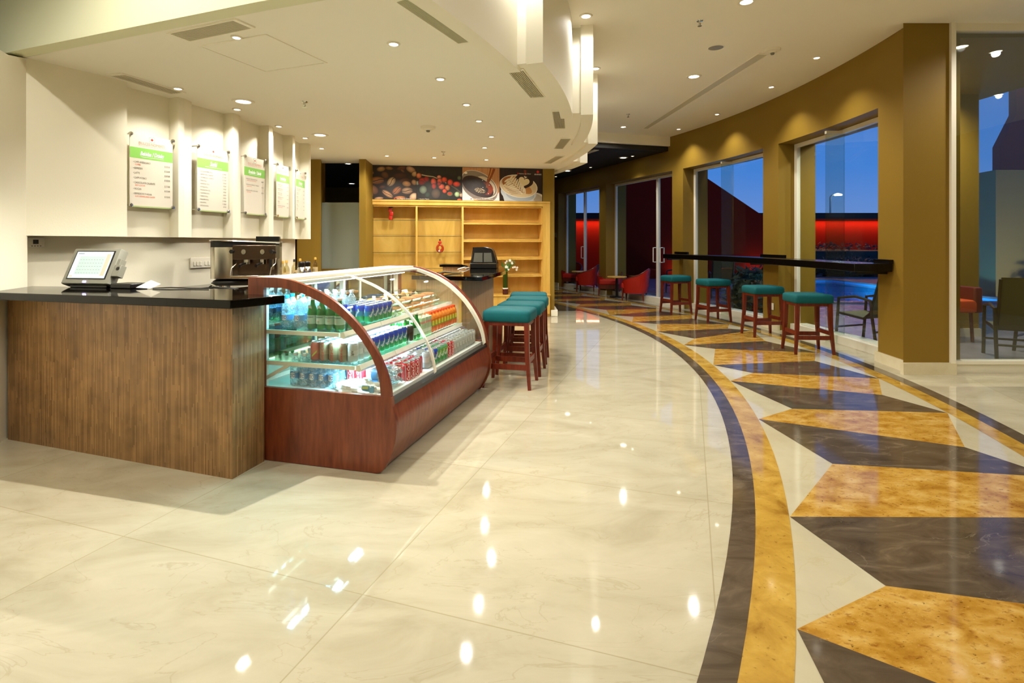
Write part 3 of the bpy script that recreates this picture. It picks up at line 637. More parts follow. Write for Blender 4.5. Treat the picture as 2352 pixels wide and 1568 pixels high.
# dark lounge
for x, y, s_ in ((2.63, 12.6, 'nearer'), (1.55, 14.9, 'farther')):
    L2(x, y, ZD, .09, 48, s_+' round downlight in the black lounge ceiling', 'lounge downlights', spot=110)
for a_ in (25.0, 34.6, 45.0):
    x, y = P(12.55, a_); L2(x, y, ZD, .035, 14, {25.0: 'nearest', 34.6: 'middle', 45.0: 'farthest'}[a_]+' of the small downlights grazing the olive lounge wall', 'lounge wall downlights', spot=70, size=.015)
L2(-3.75, 12.2, ZD-.2, .07, 22, 'bright lamp seen over the frosted glass', 'lounge downlights', spot=120)
L2(-4.9, 16.3, ZD-.2, .1, 14, 'dim lamp low in the dark gap over the frosted glass', 'lounge downlights', spot=120)
def vent(P4, zc, label, n=9, cat='vent', grp='ceiling vents', fr=.022, slat=True, mat_='grille'):
    """P4 = four plan corners in order; slats run along the P0-P1 side"""
    c_ = sum((Vector((*p, 0)) for p in P4), Vector())/4
    q = [Vector((*p, 0))-c_ for p in P4]
    t = thing('ceiling_vent', label, cat, (c_.x, c_.y, zc), 0, grp)
    b_ = MB(); inner = [v*(1-fr/ v.length*1.3) for v in q]
    for i in range(4):
        j = (i+1) % 4; b_.prism([tuple(q[i][:2]), tuple(q[j][:2]), tuple(inner[j][:2]), tuple(inner[i][:2])], -.012, 0)
    b_.build('frame', M['white'], t)
    b_ = MB(); b_.prism([tuple(v[:2]) for v in inner], -.003, 0); b_.build('backing', M['grille_dark'] if slat else M[mat_], t)
    if slat:
        b_ = MB()
        for k in range(n):
            f0, f1 = (k+.28)/n, (k+.80)/n
            a0, a1 = inner[0].lerp(inner[3], f0), inner[1].lerp(inner[2], f0); c0, c1 = inner[0].lerp(inner[3], f1), inner[1].lerp(inner[2], f1)
            b_.prism([tuple(a0[:2]), tuple(a1[:2]), tuple(c1[:2]), tuple(c0[:2])], -.010, -.003)
        b_.build('slats', M[mat_], t)
    return t
vent([(-2.30, 3.545), (-1.72, 3.315), (-1.66, 3.45), (-2.24, 3.69)], ZC, 'rectangular slatted ceiling vent near the hall beam at upper left', 14)
vent([(-3.35, 4.41), (-3.20, 4.38), (-3.03, 4.96), (-3.18, 5.00)][0:1]+[(-3.18, 5.0), (-3.03, 4.96), (-3.20, 4.38)], ZC, 'narrow slot vent beside the first menu bay', 5)
for (a0, a1, r0, r1), s_ in zip(((-27.0, -22.1, 8.92, 9.01), (-18.0, -12.6, 9.03, 9.17), (-9.3, -3.7, 9.17, 9.30), (-.1, 4.9, 9.28, 9.42), (8.6, 13.7, 9.44, 9.58)),
                                 ('longest black-lined grille under the first curved fin', 'broad black-lined grille between the first two curved fins', 'grille under the tip of the second curved fin', 'grille beside the third curved fin', 'last small grille above the latte poster')):
    vent([P(r0, a0), P(r0, a1), P(r1, a1), P(r1, a0)], ZC, s_, 9)
vent([(3.01, 6.50), (2.64, 10.81), (2.75, 10.83), (3.15, 6.53)], ZM, 'long thin slot vent running down the hall ceiling', grp=None, slat=False, fr=.02)
vent([P(11.3, 23), P(11.3, 33), P(11.42, 33), P(11.42, 23)], ZD, 'long slot vent in the black lounge ceiling', grp=None, slat=False, fr=.02)
t = thing('access_hatch', 'square flush access hatch in the cafe ceiling', 'hatch', (-1.83, 3.965, ZC), R(-20.5))
b = MB(); b.box(-.29, .29, -.285, .285, -.004, 0); b.build('panel', M['ceil'], t)
b = MB()
for x0, x1, y0, y1 in ((-.31, .31, -.305, -.29), (-.31, .31, .29, .305), (-.31, -.295, -.29, .29), (.295, .31, -.29, .29)): b.box(x0, x1, y0, y1, -.007, 0)
b.build('frame', M['white'], t)
def sprinkler(x, y, zc, label):
    t = thing('sprinkler', label, 'sprinkler', (x, y, zc), 0, 'fire sprinklers')
    b_ = MB(); b_.lathe([(.035, 0), (.03, -.006), (.012, -.008), (.010, -.03), (.014, -.032), (.006, -.05)][::-1], 12); b_.build('body', M['chrome'], t)
    b_ = MB(); b_.lathe([(.022, -.056), (.022, -.053), (.004, -.05)], 10); b_.build('deflector', M['chrome'], t)
sprinkler(-2.06, 5.29, ZC, 'fire sprinkler in the cafe ceiling above the espresso machine'); sprinkler(-1.05, 8.17, ZC, 'fire sprinkler in the cafe ceiling near the posters')
sprinkler(1.96, 5.57, ZM, 'fire sprinkler in the hall ceiling left of the round speaker'); sprinkler(2.09, 9.6, ZM, 'fire sprinkler at the far end of the hall ceiling')
def smoke(x, y, zc, label):
    t = thing('smoke_detector', label, 'smoke detector', (x, y, zc), 0, None)
    b_ = MB(); b_.lathe([(.0, -.045), (.035, -.045), (.05, -.03), (.085, -.028), (.092, 0)], 22); b_.build('housing', M['white_metal'], t)
    b_ = MB(); b_.lathe([(0, -.068), (.018, -.065), (.024, -.05), (.024, -.044)], 14); b_.build('sensor', M['grey_plastic'], t)
smoke(-1.01, 6.42, ZC, 'round smoke detector in the cafe ceiling'); smoke(3.12, 6.39, ZM, 'round smoke detector at the end of the long slot vent')
t = thing('ceiling_speaker', 'flush round ceiling speaker in the hall ceiling', 'speaker', (2.42, 6.33, ZM))
b = MB(); b.lathe([(.085, -.004), (.09, -.008), (.1, -.001)], 24); b.build('rim', M['white'], t); b = MB(); b.lathe([(0, -.006), (.085, -.004)], 24); b.build('speaker_grille', M['lamp_off'], t)
# ================================================================ MENU BOARDS
INK, RED, GRN, BRD, FAINT = h('#5b5347'), h('#e0674a'), h('#86c25c'), h('#dcd5c6'), h('#c98a70')
def menu_board(i, a0, a1, title, rows, label, gap, big=.021):
    p, q = Vector((*P(5.745, a0), 0)), Vector((*P(5.745, a1), 0)); d = q-p; w_ = d.length; hh = .645
    t = thing('menu_board', label, 'menu board', (p.x, p.y, 1.715), atan2(d.y, d.x), 'menu boards')
    b_ = MB(); b_.box(0, w_, .0, .006, 0, hh); b_.build('panel', mat('board_print', '#dcd5c6', .35) if 'board' not in M else M['board'], t)
    pr = MB()
    def q4(x0, x1, z0, z1, col, y=-.0006): pr.add([(x0, y, z0), (x1, y, z0), (x1, y, z1), (x0, y, z1)], [(0, 1, 2, 3)], 0, col)
    q4(0, w_, hh*.665, hh*.815-.0, GRN); pr.build('header_band', M['print'], t, smooth=False); pr = MB()
    q4(w_*.24, w_*.78, hh*.69, hh*.694, (1, 1, 1), -.0012)
    def tx(s_, x, z, size, col, align='LEFT', shear=0, sx_=.72, bold=0):
        me = text_mesh(s_, size, align, shear, bold, sx_)
        pr.M = Matrix.Translation((x, -.0014, z)) @ Matrix.Rotation(R(90), 4, 'X'); pr.mesh(me, 0, col); pr.M = Matrix()
    tx(title, w_*.5, hh*.712, .068 if len(title) < 10 else .052, (1, 1, 1), 'CENTER', .35, .62, .0012)
    tx('DULCES NOMBRES', w_*.5, hh*.862, .036, FAINT, 'CENTER', 0, .80)
    q4(w_*.18, w_*.82, hh*.845, hh*.848, FAINT)
    pr.build('heading', M['print'], t, smooth=False); pr = MB()
    cx, cz, s_ = w_*.5, hh*.950, .027
    def disc(r_, col, y, pw=2):
        n = 24; pr.add([(cx+r_*(abs(cos(2*pi*k/n))**(2/pw))*(1 if cos(2*pi*k/n) >= 0 else -1), y, cz+r_*(abs(sin(2*pi*k/n))**(2/pw))*(1 if sin(2*pi*k/n) >= 0 else -1)) for k in range(n)], [tuple(range(n))], 0, col)
    disc(s_, h('#8fb79a'), -.0008, 4); disc(s_*.78, h('#efe8da'), -.0012, 4); disc(s_*.42, h('#e0452a'), -.0016)
    pr.build('logo', M['print'], t, smooth=False); pr = MB()
    z_ = hh*.60
    for nm, sub, price in rows:
        tx('• '+nm, w_*.07, z_, big, INK)
        if price: tx('$ '+price, w_*.93, z_-(.012 if sub else 0), big, INK, 'RIGHT')
        if sub: tx(sub, w_*.115, z_-big*.95, big*.85, RED)
        z_ -= gap+(big*.55 if sub else 0)
    pr.build('price_list', M['print'], t, smooth=False)
    b_ = MB(); b_.box(0, w_, -.002, .012, -.012, .0); b_.build('bottom_rail', M['green_rail'], t)
    st = None
    for x in (.004, w_-.004):
        for z0 in (.004, hh-.006):
            if st is None:
                b_ = MB(); b_.M = Matrix.Rotation(R(90), 4, 'X'); b_.lathe([(.006, -.075), (.006, .0), (.016, .002), (.017, .016), (.014, .020), (0, .021)], 14); st = b_.build('standoff', M['chrome'], t)
                st.location = (x, 0, z0)
            else:
                c_ = st.copy(); COL.objects.link(c_); c_.parent = t; c_.location = (x, 0, z0)
M['board'] = mat('board_print', '#d9d2c2', .35); M['green_rail'] = mat('green_acrylic_edge', '#a8b97c', .3)
menu_board(0, -24.31, -20.38, 'Bebidas / Drinks', [('CAFÉ AMERICANO', 'COFFEE', '25.00'), ('ESPRESSO', '', '30.00'), ('LATTE', '', '30.00'), ('CAPPUCCINO', '', '30.00'), ('CHOCOLATE CALIENTE', 'HOT COCOA', '35.00'), ('MOCHA', '', '35.00'), ('REFRESCOS Y AGUA', 'SOFT DRINKS AND WATER', '32.00')],
           'drinks menu board headed Bebidas / Drinks, nearest on the white wall', .043, .024)
menu_board(1, -17.73, -13.78, 'Sushi', [('DULCES NOMBRES ROLL', '', '100.00'), ('AIRPORT ROLL CALIENTE', '', '110.00'), ('CROWNE ROLL CALIENTE', '', '110.00'), ('MARIN ROLL', '', '95.00'), ('FERNENDAL ROLL', '', '95.00'), ('REYNALA ROLL', '', '90.00'), ('PHILADELPHIA ROLL', '', '80.00'), ('CALIFORNIA ROLL', '', '80.00'), ('TAMPICO ROLL', '', '80.00'), ('PESQUERIA ROLL', '', '100.00'), ('OK 09 ROLL', '', '100.00'), ('APODACA ROLL', '', '95.00')],
           'sushi menu board with a long price list, second on the white wall', .0315, .019)
menu_board(2, -11.35, -7.65, 'Ensaladas / Salads', [('ENSALADA CESAR CON POLLO', 'CAESAR SALAD WITH CHICKEN', '80.00'), ('ENSALADA DE ESPINACA Y MANGO', 'SPINACH SALAD', '80.00'), ('ENSALADA MIXTA CON NUECES', 'MIXED SALAD', '80.00')],
           'salads menu board with only three entries, third on the white wall', .055, .019)
menu_board(3, -5.14, -1.89, 'Sandwiches', [('SANDWICH CLUB', 'CLUB SANDWICH', '70.00'), ('BAGUETTE DE POLLO', 'CHICKEN BAGUETTE', '70.00'), ('JAMON Y QUESO', 'HAM AND CHEESE', '60.00'), ('SANDWICH DE ATUN', 'TUNA SANDWICH', '60.00'), ('PANINI', 'PANINI', '80.00'), ('BAGUETTE DE CARNES FRIAS', 'COLD CUTS BAGUETTE', '80.00')],
           'menu board with six two-line entries, fourth on the white wall', .042, .019)
menu_board(4, .15, 3.52, 'Postres', [('PASTEL DE CHOCOLATE', 'CHOCOLATE CAKE', '45.00'), ('GALLETAS', 'COOKIES', '20.00'), ('MUFFIN', 'MUFFIN', '25.00'), ('BROWNIE', 'BROWNIE', '25.00'), ('FLAN', 'CUSTARD', '30.00'), ('FRUTA', 'FRUIT', '30.00')],
           'farthest menu board on the white wall, half hidden by a wall fin', .042, .019)
# switch plate and thermostat on the lower wall
def on_wall(r, a): 
    x, y = P(r, a); return (x, y), R(a+90)
(xy, rz) = on_wall(5.56, -15.5)
t = thing('switch_plate', 'wide white plate of light switches beside the espresso machine', 'light switches', (xy[0], xy[1], 1.175), rz)
b = MB(); b.box(-.14, .14, -.012, 0, -.055, .055); b.build('plate', M['white_metal'], t, bevel=.003)
sw = None
for i, x in enumerate((-.10, -.06, -.02, .045, .085)):
    if sw is None: b = MB(); b.box(-.011, .011, -.022, -.012, -.03, .012); sw = b.build('switch', M['white'], t, bevel=.002); sw.location = (x, 0, 0)
    else: c_ = sw.copy(); COL.objects.link(c_); c_.parent = t; c_.location = (x, 0, 0)
(xy, rz) = on_wall(5.56, -30.4)
t = thing('thermostat', 'small white wall thermostat under the soffit at far left', 'thermostat', (xy[0], xy[1], 1.385), rz)
b = MB(); b.box(-.055, .055, -.025, 0, -.04, .04); b.build('housing', M['white_metal'], t, bevel=.004)
b = MB(); b.box(-.02, .015, -.0265, -.024, -.012, .022); b.build('display', M['black_plastic'], t)
b = MB()
for x in (-.03, -.012, .006, .024): b.box(x, x+.008, -.027, -.024, -.032, -.024)
b.build('buttons', M['grey_plastic'], t)
# ================================================================ FRONT COUNTER
t = thing('counter', 'tall service counter clad in narrow upright brown mosaic strips', 'counter', (-2.5, 3.6, 0))
off = Vector((-2.5, 3.6))
pl_ = lambda L_: [(x-off.x, y-off.y) for x, y in L_]
b = MB(); b.prism(pl_([(-3.545, 3.75), (-1.635, 3.116), (-1.568, 3.376), (-1.71, 3.43), (-1.80, 3.72), (-3.60, 4.02)]), 0, 1.0); uv_walls(b.build('cladding', M['mosaic'], t, smooth=False))
b = MB(); b.prism([(-3.485, 3.55), (-1.61, 3.05), (-1.425, 3.345), (-1.70, 3.425), (-1.78, 3.76), (-3.655, 4.06)], 1.003, 1.053)
tag(b.build('countertop', M['black_stone'], bevel=.004), 'polished black stone worktop on the mosaic service counter', 'countertop')
# back counter under the menu wall
b = MB(); b.prism(arc(5.57, -30, 5, 2)+arc(6.15, 5, -30, 2), 0, .90)
tag(b.build('back_counter', M['black_wood']), 'dark back counter along the foot of the menu wall', 'counter')
b = MB(); b.prism(arc(5.555, -30.5, 5.5, 2)+arc(6.2, 5.5, -30.5, 2), .90, .94)
tag(b.build('countertop', M['black_stone'], bevel=.004), 'black stone worktop behind, carrying the espresso machine and syrup bottles', 'countertop')
# till with touch screen
t = thing('till', 'grey point-of-sale terminal with a tilted lit touch screen on the counter', 'till', (-3.10, 3.93, 1.053), R(-9))
sc = Matrix.Translation((0, -.06, .032)) @ Matrix.Rotation(R(-24), 4, 'X')
b = MB(); b.M = sc; b.rbox(-.20, .20, -.0, .075, 0, .28, .012, n=2); b.build('screen_housing', M['grey_plastic'], t)
b = MB(); b.M = sc; b.box(-.165, .165, -.0025, 0.002, .035, .258); b.build('bezel', M['black_plastic'], t)
b = MB(); b.M = sc
def sq(x0, x1, z0, z1, col, y): b.add([(x0, y, z0), (x1, y, z0), (x1, y, z1), (x0, y, z1)], [(0, 1, 2, 3)], 0, col)
sq(-.155, .155, .043, .25, h('#d5e6ee'), -.004); sq(-.115, .105, .072, .215, h('#a9bdbb'), -.0045); sq(.108, .143, .06, .232, h('#dfae97'), -.0045)
sq(-.15, -.12, .052, .062, h('#dfae97'), -.0045); sq(-.14, -.09, .232, .238, h('#6d7a80'), -.005)
for i in range(9):
    for j in range(5): sq(-.105+i*.023, -.092+i*.023, .08+j*.026, .083+j*.026, h('#7f9390'), -.005)
b.build('screen', M['screen'], t)
b = MB(); b.M = sc; b.box(.20, .255, .0, .05, .06, .15); b.box(.197, .225, .01, .06, .12, .20); b.build('card_reader', M['grey_plastic'], t, bevel=.003)
b = MB(); b.M = sc @ Matrix.Translation((.235, 0, .12)) @ Matrix.Rotation(R(90), 4, 'X'); b.lathe([(0, .003), (.013, .002), (.015, 0)], 12); b.build('reader_button', M['black_plastic'], t)
b = MB(); b.M = sc; b.box(-.012, .012, -.005, 0, .008, .022); b.build('power_light', mat('led', (1, 1, 1), emit=(.45, .35, 1), es=6), t)
b = MB(); b.box(-.15, .16, -.03, .12, 0, .02); b.box(-.06, .06, .03, .10, .02, .16); b.build('stand', M['black_plastic'], t, bevel=.004)
b = MB(); b.box(-.09, .09, -.07, .07, 0, .035); tag(b.build('receipt_printer', M['black_plastic'], loc=(-2.80, 3.90, 1.053), rot=(0, 0, R(-12)), bevel=.006), 'flat black box lying beside the touch-screen till', 'printer')
b = MB(); b.add([(-.06, -.04, .01), (.05, -.05, .004), (.07, .03, .03), (-.03, .04, .045), (.02, 0, .06)], [(0, 1, 4), (1, 2, 4), (2, 3, 4), (3, 0, 4), (0, 3, 2, 1)]); tag(b.build('crumpled_paper', M['white'], loc=(-2.62, 3.84, 1.053)), 'crumpled white receipt paper on the black worktop', 'paper')
b = MB(); b.tube([(-2.56, 3.80, 1.058), (-2.45, 3.83, 1.062), (-2.3, 3.80, 1.058), (-2.15, 3.78, 1.058)], .004, 6); tag(b.build('cable', M['black_plastic']), 'black cable trailing over the worktop from the till', 'cable')
# ================================================================ ESPRESSO MACHINE
t = thing('espresso_machine', 'large steel espresso machine with black trim on the back counter', 'espresso machine', (-2.655, 5.34, .94), R(16)); t.scale = (.81, 1, 1)
W2, D2 = .37, .24
b = MB()                                        # rounded steel side body
prof = []
side = [(-.36, -.16), (-.36, .12), (-.31, .22), (-.20, .26), (.34, .26), (.38, .2), (.38, -.10), (.34, -.16), (-.06, -.19), (-.12, -.26), (-.27, -.26), (-.34, -.22)]
b.prism([(-.36, -.14), (-.36, .14), (-.31, .22), (-.22, .26), (.36, .26), (.36, .10), (-.10, .05), (-.10, -.24), (-.28, -.24), (-.34, -.21)], .10, .40); b.build('side_body', M['steel'], t, angle=50)
b = MB(); b.prism([(-.10, -.24), (.36, -.20), (.36, .1), (-.10, .1)], .28, .42); b.build('control_panel', M['dark_steel'], t, bevel=.006)
b = MB(); b.prism([(-.11, -.0), (.34, .02), (.34, .1), (-.11, .1)], .10, .28); b.build('backsplash', M['dark_steel'], t)
b = MB(); b.prism([(-.36, -.14), (-.36, .14), (-.31, .22), (-.22, .26), (.36, .26), (.36, .05), (-.10, -.22), (-.28, -.24), (-.34, -.21)], .40, .455); b.build('top_rim', M['black_plastic'], t, angle=50)
b = MB(); b.tube([(-.1, -.24, .46), (-.28, -.25, .462), (-.35, -.21, .465), (-.37, -.12, .466), (-.37, .14, .466), (-.31, .23, .464), (-.2, .27, .46), (.36, .27, .45), (.37, .0, .44), (-.1, -.24, .46)], .008, 8); b.build('cup_rail', M['chrome'], t)
b = MB(); b.rbox(-.35, .35, -.22, .22, .03, .10, .08); b.build('plinth', M['black_plastic'], t)
b = MB(); b.box(-.11, .40, -.30, .0, .10, .13); b.build('drip_tray', M['steel'], t, bevel=.004)
b = MB()
for x, y in ((-.25, -.13), (-.25, .15), (.28, -.13), (.28, .15)): b.cyl((x, y), .028, 0, .035, 12)
b.build('feet', M['chrome'], t)
for i, x in enumerate((.0, .20)):
    b = MB(); b.M = Matrix.Translation((x+.02, -.245+.02*i, .355)) @ Matrix.Rotation(R(90), 4, 'X'); b.lathe([(0, .006), (.024, .005), (.027, -.01), (.027, -.03)], 18); b.build('pressure_gauge', M['chrome'], t)
for x in (.03, .21):
    g_ = MB(); g_.cyl((x, -.14), .042, .235, .28, 18); gh = g_.build('group_head', M['chrome'], t)
    b = MB(); b.tube([(x, -.18, .245), (x-.02, -.30, .235), (x-.03, -.36, .225)], .013, 8, rs=[.008, .015, .017]); b.build('portafilter_handle', M['black_plastic'], gh)
for x, s_ in ((-.09, 1), (.34, 1)):
    b = MB(); b.tube([(x, -.2, .36), (x-.01, -.30, .36)], .02, 10, rs=[.016, .02]); b.build('steam_knob', M['black_plastic'], t)
for x in (-.07, .36):
    b = MB(); b.tube([(x, -.17, .29), (x, -.2, .24), (x-.04, -.24, .20), (x-.05, -.25, .13)], .006, 8); b.build('steam_wand', M['chrome'], t)
b = MB(); b.box(.33, .38, -.27, -.22, .34, .36); b.box(.30, .33, -.24, -.1, .18, .28); b.build('water_tap', M['black_plastic'], t)
b = MB(); b.box(-.11, .11, -.005, .09, 0, .05); tag(b.build('bean_tray', M['black_plastic'], loc=(-2.52, 5.50, 1.398), rot=(0, 0, R(16))), 'small black tray standing on top of the espresso machine', 'tray')
b = MB(); b.tube([(-2.89, 5.05, .946), (-2.8, 4.98, .99), (-2.7, 4.96, .95), (-2.62, 5.0, .946)], .010, 8); tag(b.build('hose', M['chrome']), 'braided steel hose looping on the worktop beside the espresso machine', 'hose')
b = MB(); b.tube([(-2.92, 5.0, .95), (-2.75, 4.93, .97), (-2.55, 4.97, .95)], .010, 8); tag(b.build('hose', M['black_plastic']), 'black hose looping on the worktop beside the espresso machine', 'hose')
# syrup bottles and steel dispensers
def syrup(x, y, cap, label, first=None):
    t = thing('syrup_bottle', label, 'bottle', (x, y, .94), R(random.uniform(-40, 40)), 'syrup bottles on the back counter'); t.scale = (.9, .9, .86)
    if first is None:
        b_ = MB(); b_.lathe([(.034, 0), (.037, .01), (.037, .155), (.030, .185), (.014, .215), (.0125, .25), (.015, .253), (.015, .262)], 18); o1 = b_.build('glass_body', M['clear_bottle'], t)
        b_ = MB(); b_.lathe([(.034, .004), (.035, .01), (.035, .12), (0, .12)], 16); o2 = b_.build('syrup', mat('syrup', '#6b3a16', .2, spec=.5), t)
        b_ = MB(); b_.lathe([(.0378, .025), (.0378, .125)], 18); o3 = b_.build('paper_label', mat('syrup_label', '#cdb483', .6), t)
        b_ = MB()
        for k in range(16):
            a0, a1 = 2*pi*k/16, 2*pi*(k+1)/16
            b_.add([(.018*cos(a0)*s_, -.0384, .078+.018*sin(a0)*s_) for s_ in (.7, 1)]+[(.018*cos(a1)*s_, -.0384, .078+.018*sin(a1)*s_) for s_ in (1, .7)], [(0, 1, 2, 3)])
        o5 = b_.build('label_ring', M['black_plastic'], o3)
        syrup.parts = (o1, o2, o3)
    else:
        for o in syrup.parts:
            c_ = o.copy(); COL.objects.link(c_); c_.parent = t
            for g_ in o.children: e_ = g_.copy(); COL.objects.link(e_); e_.parent = c_
    b_ = MB(); b_.lathe([(.0165, .245), (.0165, .275), (.012, .282), (0, .282)], 14); b_.build('cap', mat('cap_'+cap, {'yellow': '#d9a43a', 'black': '#141210'}[cap], .4), t)
    return t
syrup(-2.568, 5.98, 'yellow', 'yellow-capped syrup bottle nearest the espresso machine'); syrup(-2.60, 6.15, 'yellow', 'yellow-capped syrup bottle just right of the nearest one', 1)
syrup(-2.66, 6.07, 'black', 'black-capped syrup bottle half hidden behind the espresso machine', 1)
syrup(-2.66, 6.52, 'black', 'black-capped syrup bottle left of the two steel dispensers', 1); syrup(-2.71, 6.82, 'yellow', 'yellow-capped syrup bottle behind the steel dispensers', 1)
syrup(-2.73, 7.40, 'yellow', 'yellow-capped syrup bottle standing alone at the far end of the counter', 1)
for x, y, s_ in ((-2.645, 6.70, 'left'), (-2.65, 6.90, 'right')):
    t = thing('coffee_dispenser', '%s of the two bulbous steel dispensers with black lids' % s_, 'dispenser', (x, y, .94), 0, 'steel dispensers')
    b = MB(); b.lathe([(.045, 0), (.055, .02), (.057, .07), (.048, .12), (.036, .14)], 20); b.build('body', M['chrome'], t)
    b = MB(); b.lathe([(.038, .138), (.042, .15), (.042, .19), (.03, .205), (0, .207)], 20); b.build('lid', M['black_plastic'], t)
# ================================================================ BAR COUNTER AND REGISTER
t = thing('counter', 'curved bar counter with vertical brown veneer behind the display case', 'counter', (-.5, 6.8, 0)); off = Vector((-.5, 6.8))
M['veneer'] = noise_mat('brown_veneer', [(.3, '#b08a62'), (.6, '#c9a47c'), (.8, '#dab78e')], 9, .45, stretch=(7, 7, .25))
b = MB(); b.prism(pl_([(-.98, 5.46), (-.51, 5.33), (-.22, 6.32), (-.26, 7.2), (-.44, 7.95), (-.70, 8.42), (-1.08, 8.52), (-1.08, 8.32), (-.80, 8.28), (-.68, 7.75), (-.62, 6.95), (-.70, 6.15), (-1.0, 6.0)]), 0, 1.01); b.build('cladding', M['veneer'], t, smooth=False)
b = MB()
for x, y in ((-.515, 5.325), ): b.box(x-off.x-.012, x-off.x+.012, y-off.y-.006, y-off.y+.004, 0, 1.01)
b.build('edge_trim', M['maple'], t)
b = MB(); b.prism([(-1.02, 5.42), (-.29, 5.18), (-.073, 6.32), (-.11, 7.30), (-.32, 8.05), (-.60, 8.55), (-1.12, 8.66), (-1.12, 8.24), (-.78, 8.20), (-.64, 7.70), (-.57, 6.92), (-.64, 6.12), (-1.02, 5.95)], 1.01, 1.052)
tag(b.build('countertop', M['black_stone'], bevel=.004), 'polished black stone top of the curved bar counter', 'countertop')
t = thing('cash_register', 'black cash register seen from behind on the curved bar', 'cash register', (-.37, 6.86, 1.052), R(-4))
b = MB(); b.box(-.17, .17, -.02, .30, 0, .065); b.build('base', M['black_plastic'], t, bevel=.008)
b = MB()
b.sweep([(-.165, .065), (-.135, .25), (-.13, .265), (.0, .27), (.10, .255), (.125, .23), (.165, .065)], .0, .22); b.build('hood', M['black_plastic'], t, bevel=.008, angle=20)
b = MB()
for i in range(14):
    z_ = .085+i*.0085
    if i % 1 == 0:
        for x0, x1 in ((-.128+i*.0012, -.008), (.008, .118-i*.0012)): b.box(x0, x1, -.006, .002, z_, z_+.005)
b.build('louvre_panel', M['grey_plastic'], t)
b = MB(); b.box(-.172, .172, -.024, -.018, .063, .070); b.build('chrome_trim', M['chrome'], t)
b = MB(); b.tube([(-.55, 6.86, 1.058), (-.60, 6.7, 1.075), (-.66, 6.5, 1.06)], .008, 6); tag(b.build('cable', M['white_metal']), 'white cable curling over the bar beside the cash register', 'cable')
b = MB(); b.tube([(-.78, 5.62, 1.058), (-.72, 5.66, 1.075), (-.64, 5.70, 1.062), (-.52, 5.72, 1.057)], .008, 6, rs=[.006, .012, .009, .004]); tag(b.build('spoon', M['chrome']), 'small shiny metal tongs lying on the bar edge above the display case', 'tongs')
# ================================================================ STOOLS
def stool(label, grp):
    t = thing('bar_stool', label, 'bar stool', (0, 0, 0), 0, grp)
    b_ = MB(); b_.rbox(-.235, .235, -.20, .20, .63, .748, .035, n=4, crown=.025); b_.build('seat', M['teal'], t, angle=60)
    b_ = MB(); b_.box(-.21, .21, -.175, .175, .595, .63); b_.build('seat_frame', M['stool_wood'], t)
    for sx_ in (-1, 1):
        for sy_ in (-1, 1):
            g_ = MB(); g_.bar((sx_*.195, sy_*.16, .63), (sx_*.20, sy_*.165, .35), .046, .046, w2=.042, d2=.042); g_.bar((sx_*.20, sy_*.165, .35), (sx_*.228, sy_*.19, 0), .042, .042, w2=.028, d2=.028); g_.build('leg', M['stool_wood'], t)
    for (x0, y0, x1, y1, z_, hh) in ((-.20, -.17, .20, -.17, .205, .05), (-.20, .17, .20, .17, .205, .05), (-.205, -.16, -.205, .16, .26, .05), (.205, -.16, .205, .16, .26, .05)):
        g_ = MB(); g_.bar((x0, y0, z_), (x1, y1, z_), .022, hh, side=(0, 1, 0) if y0 == y1 else (1, 0, 0)); g_.build('stretcher', M['stool_wood'], t)
    return t
s0 = stool('teal suede bar stool at the bar counter, nearest of the four beside the display case', 'bar stools at the bar counter')
s0.location = (-.015, 5.235, 0); s0.rotation_euler.z = R(-13)
for (x, y, rz), s_ in zip(((.10, 5.74, -11), (.185, 6.29, -8), (.215, 6.84, -3)), ('second of the four', 'third of the four', 'farthest of the four')):
    dup(s0, (x, y, 0), R(rz), 'teal suede bar stool at the bar counter, %s beside the display case' % s_)
for (x, y, rz), s_ in zip(((3.755, 6.78, -4), (3.755, 7.99, 4), (3.57, 9.47, 13), (3.23, 10.52, 17)), ('nearest in the window row', 'second in the window row', 'third in the window row', 'farthest in the row')):
    dup(s0, (x, y, 0), R(rz), 'teal bar stool under the black window ledge, '+s_, 'bar stools at the window ledge')
# window ledge
t = thing('window_ledge', 'long curved black bar ledge fixed along the window wall', 'bar ledge', (4.0, 8, 0)); off = Vector((4.0, 8))
b = MB(); b.prism(pl_(arc(12.50, -5.3, 19.2, 1.2)+arc(12.90, 19.2, -5.3, 1.2)), 1.06, 1.15); b.build('top', M['black_wood'], t, bevel=.004)
for a0, a1 in ((-5.3, -4.0), (5.0, 7.8), (17.8, 19.7)): b = MB(); b.prism(pl_(ring(12.865, 12.91, a0, a1, 1)), 1.15, 1.195); b.build('backsplash', M['black_wood'], t)
for a in (-4.8, 6.9, 19.0):
    b = MB()
    x, y = P(12.7, a); b.M = Matrix.Translation((x-4, y-8, 0)) @ Matrix.Rotation(R(a), 4, 'Z'); b.box(-.12, .2, -.02, .02, 1.03, 1.062); b.build('bracket', M['black_plastic'], t)
# small outlet and sign on the window wall
b = MB(); x, y = P(12.91, 6.6); b.box(-.006, 0, -.035, .035, -.055, .055); tag(b.build('wall_outlet', M['white_metal'], loc=(x, y, .36), rot=(0, 0, R(6.6)), bevel=.003), 'small white wall outlet low on the olive pier between the windows', 'outlet')
x, y = P(12.91, 49.6)
t = thing('wall_sign', 'small white sign on the dark lounge wall beside the far glass door', 'sign', (x, y, 1.64), R(21))
b = MB(); b.box(-.012, 0, -.24, .24, -.075, .075); b.build('plate', mat('sign_grey', '#8d8975', .5), t)
b = MB()
for j in range(3):
    for k in range(5): b.box(-.0145, -.012, -.08+k*.055, -.04+k*.055, -.045+j*.035, -.03+j*.035)
b.lathe([(0, 0), (.045, 0)], 4, c=(-.0146, 0, 0)) if 0 else None
b.build('lettering', M['black_plastic'], t)
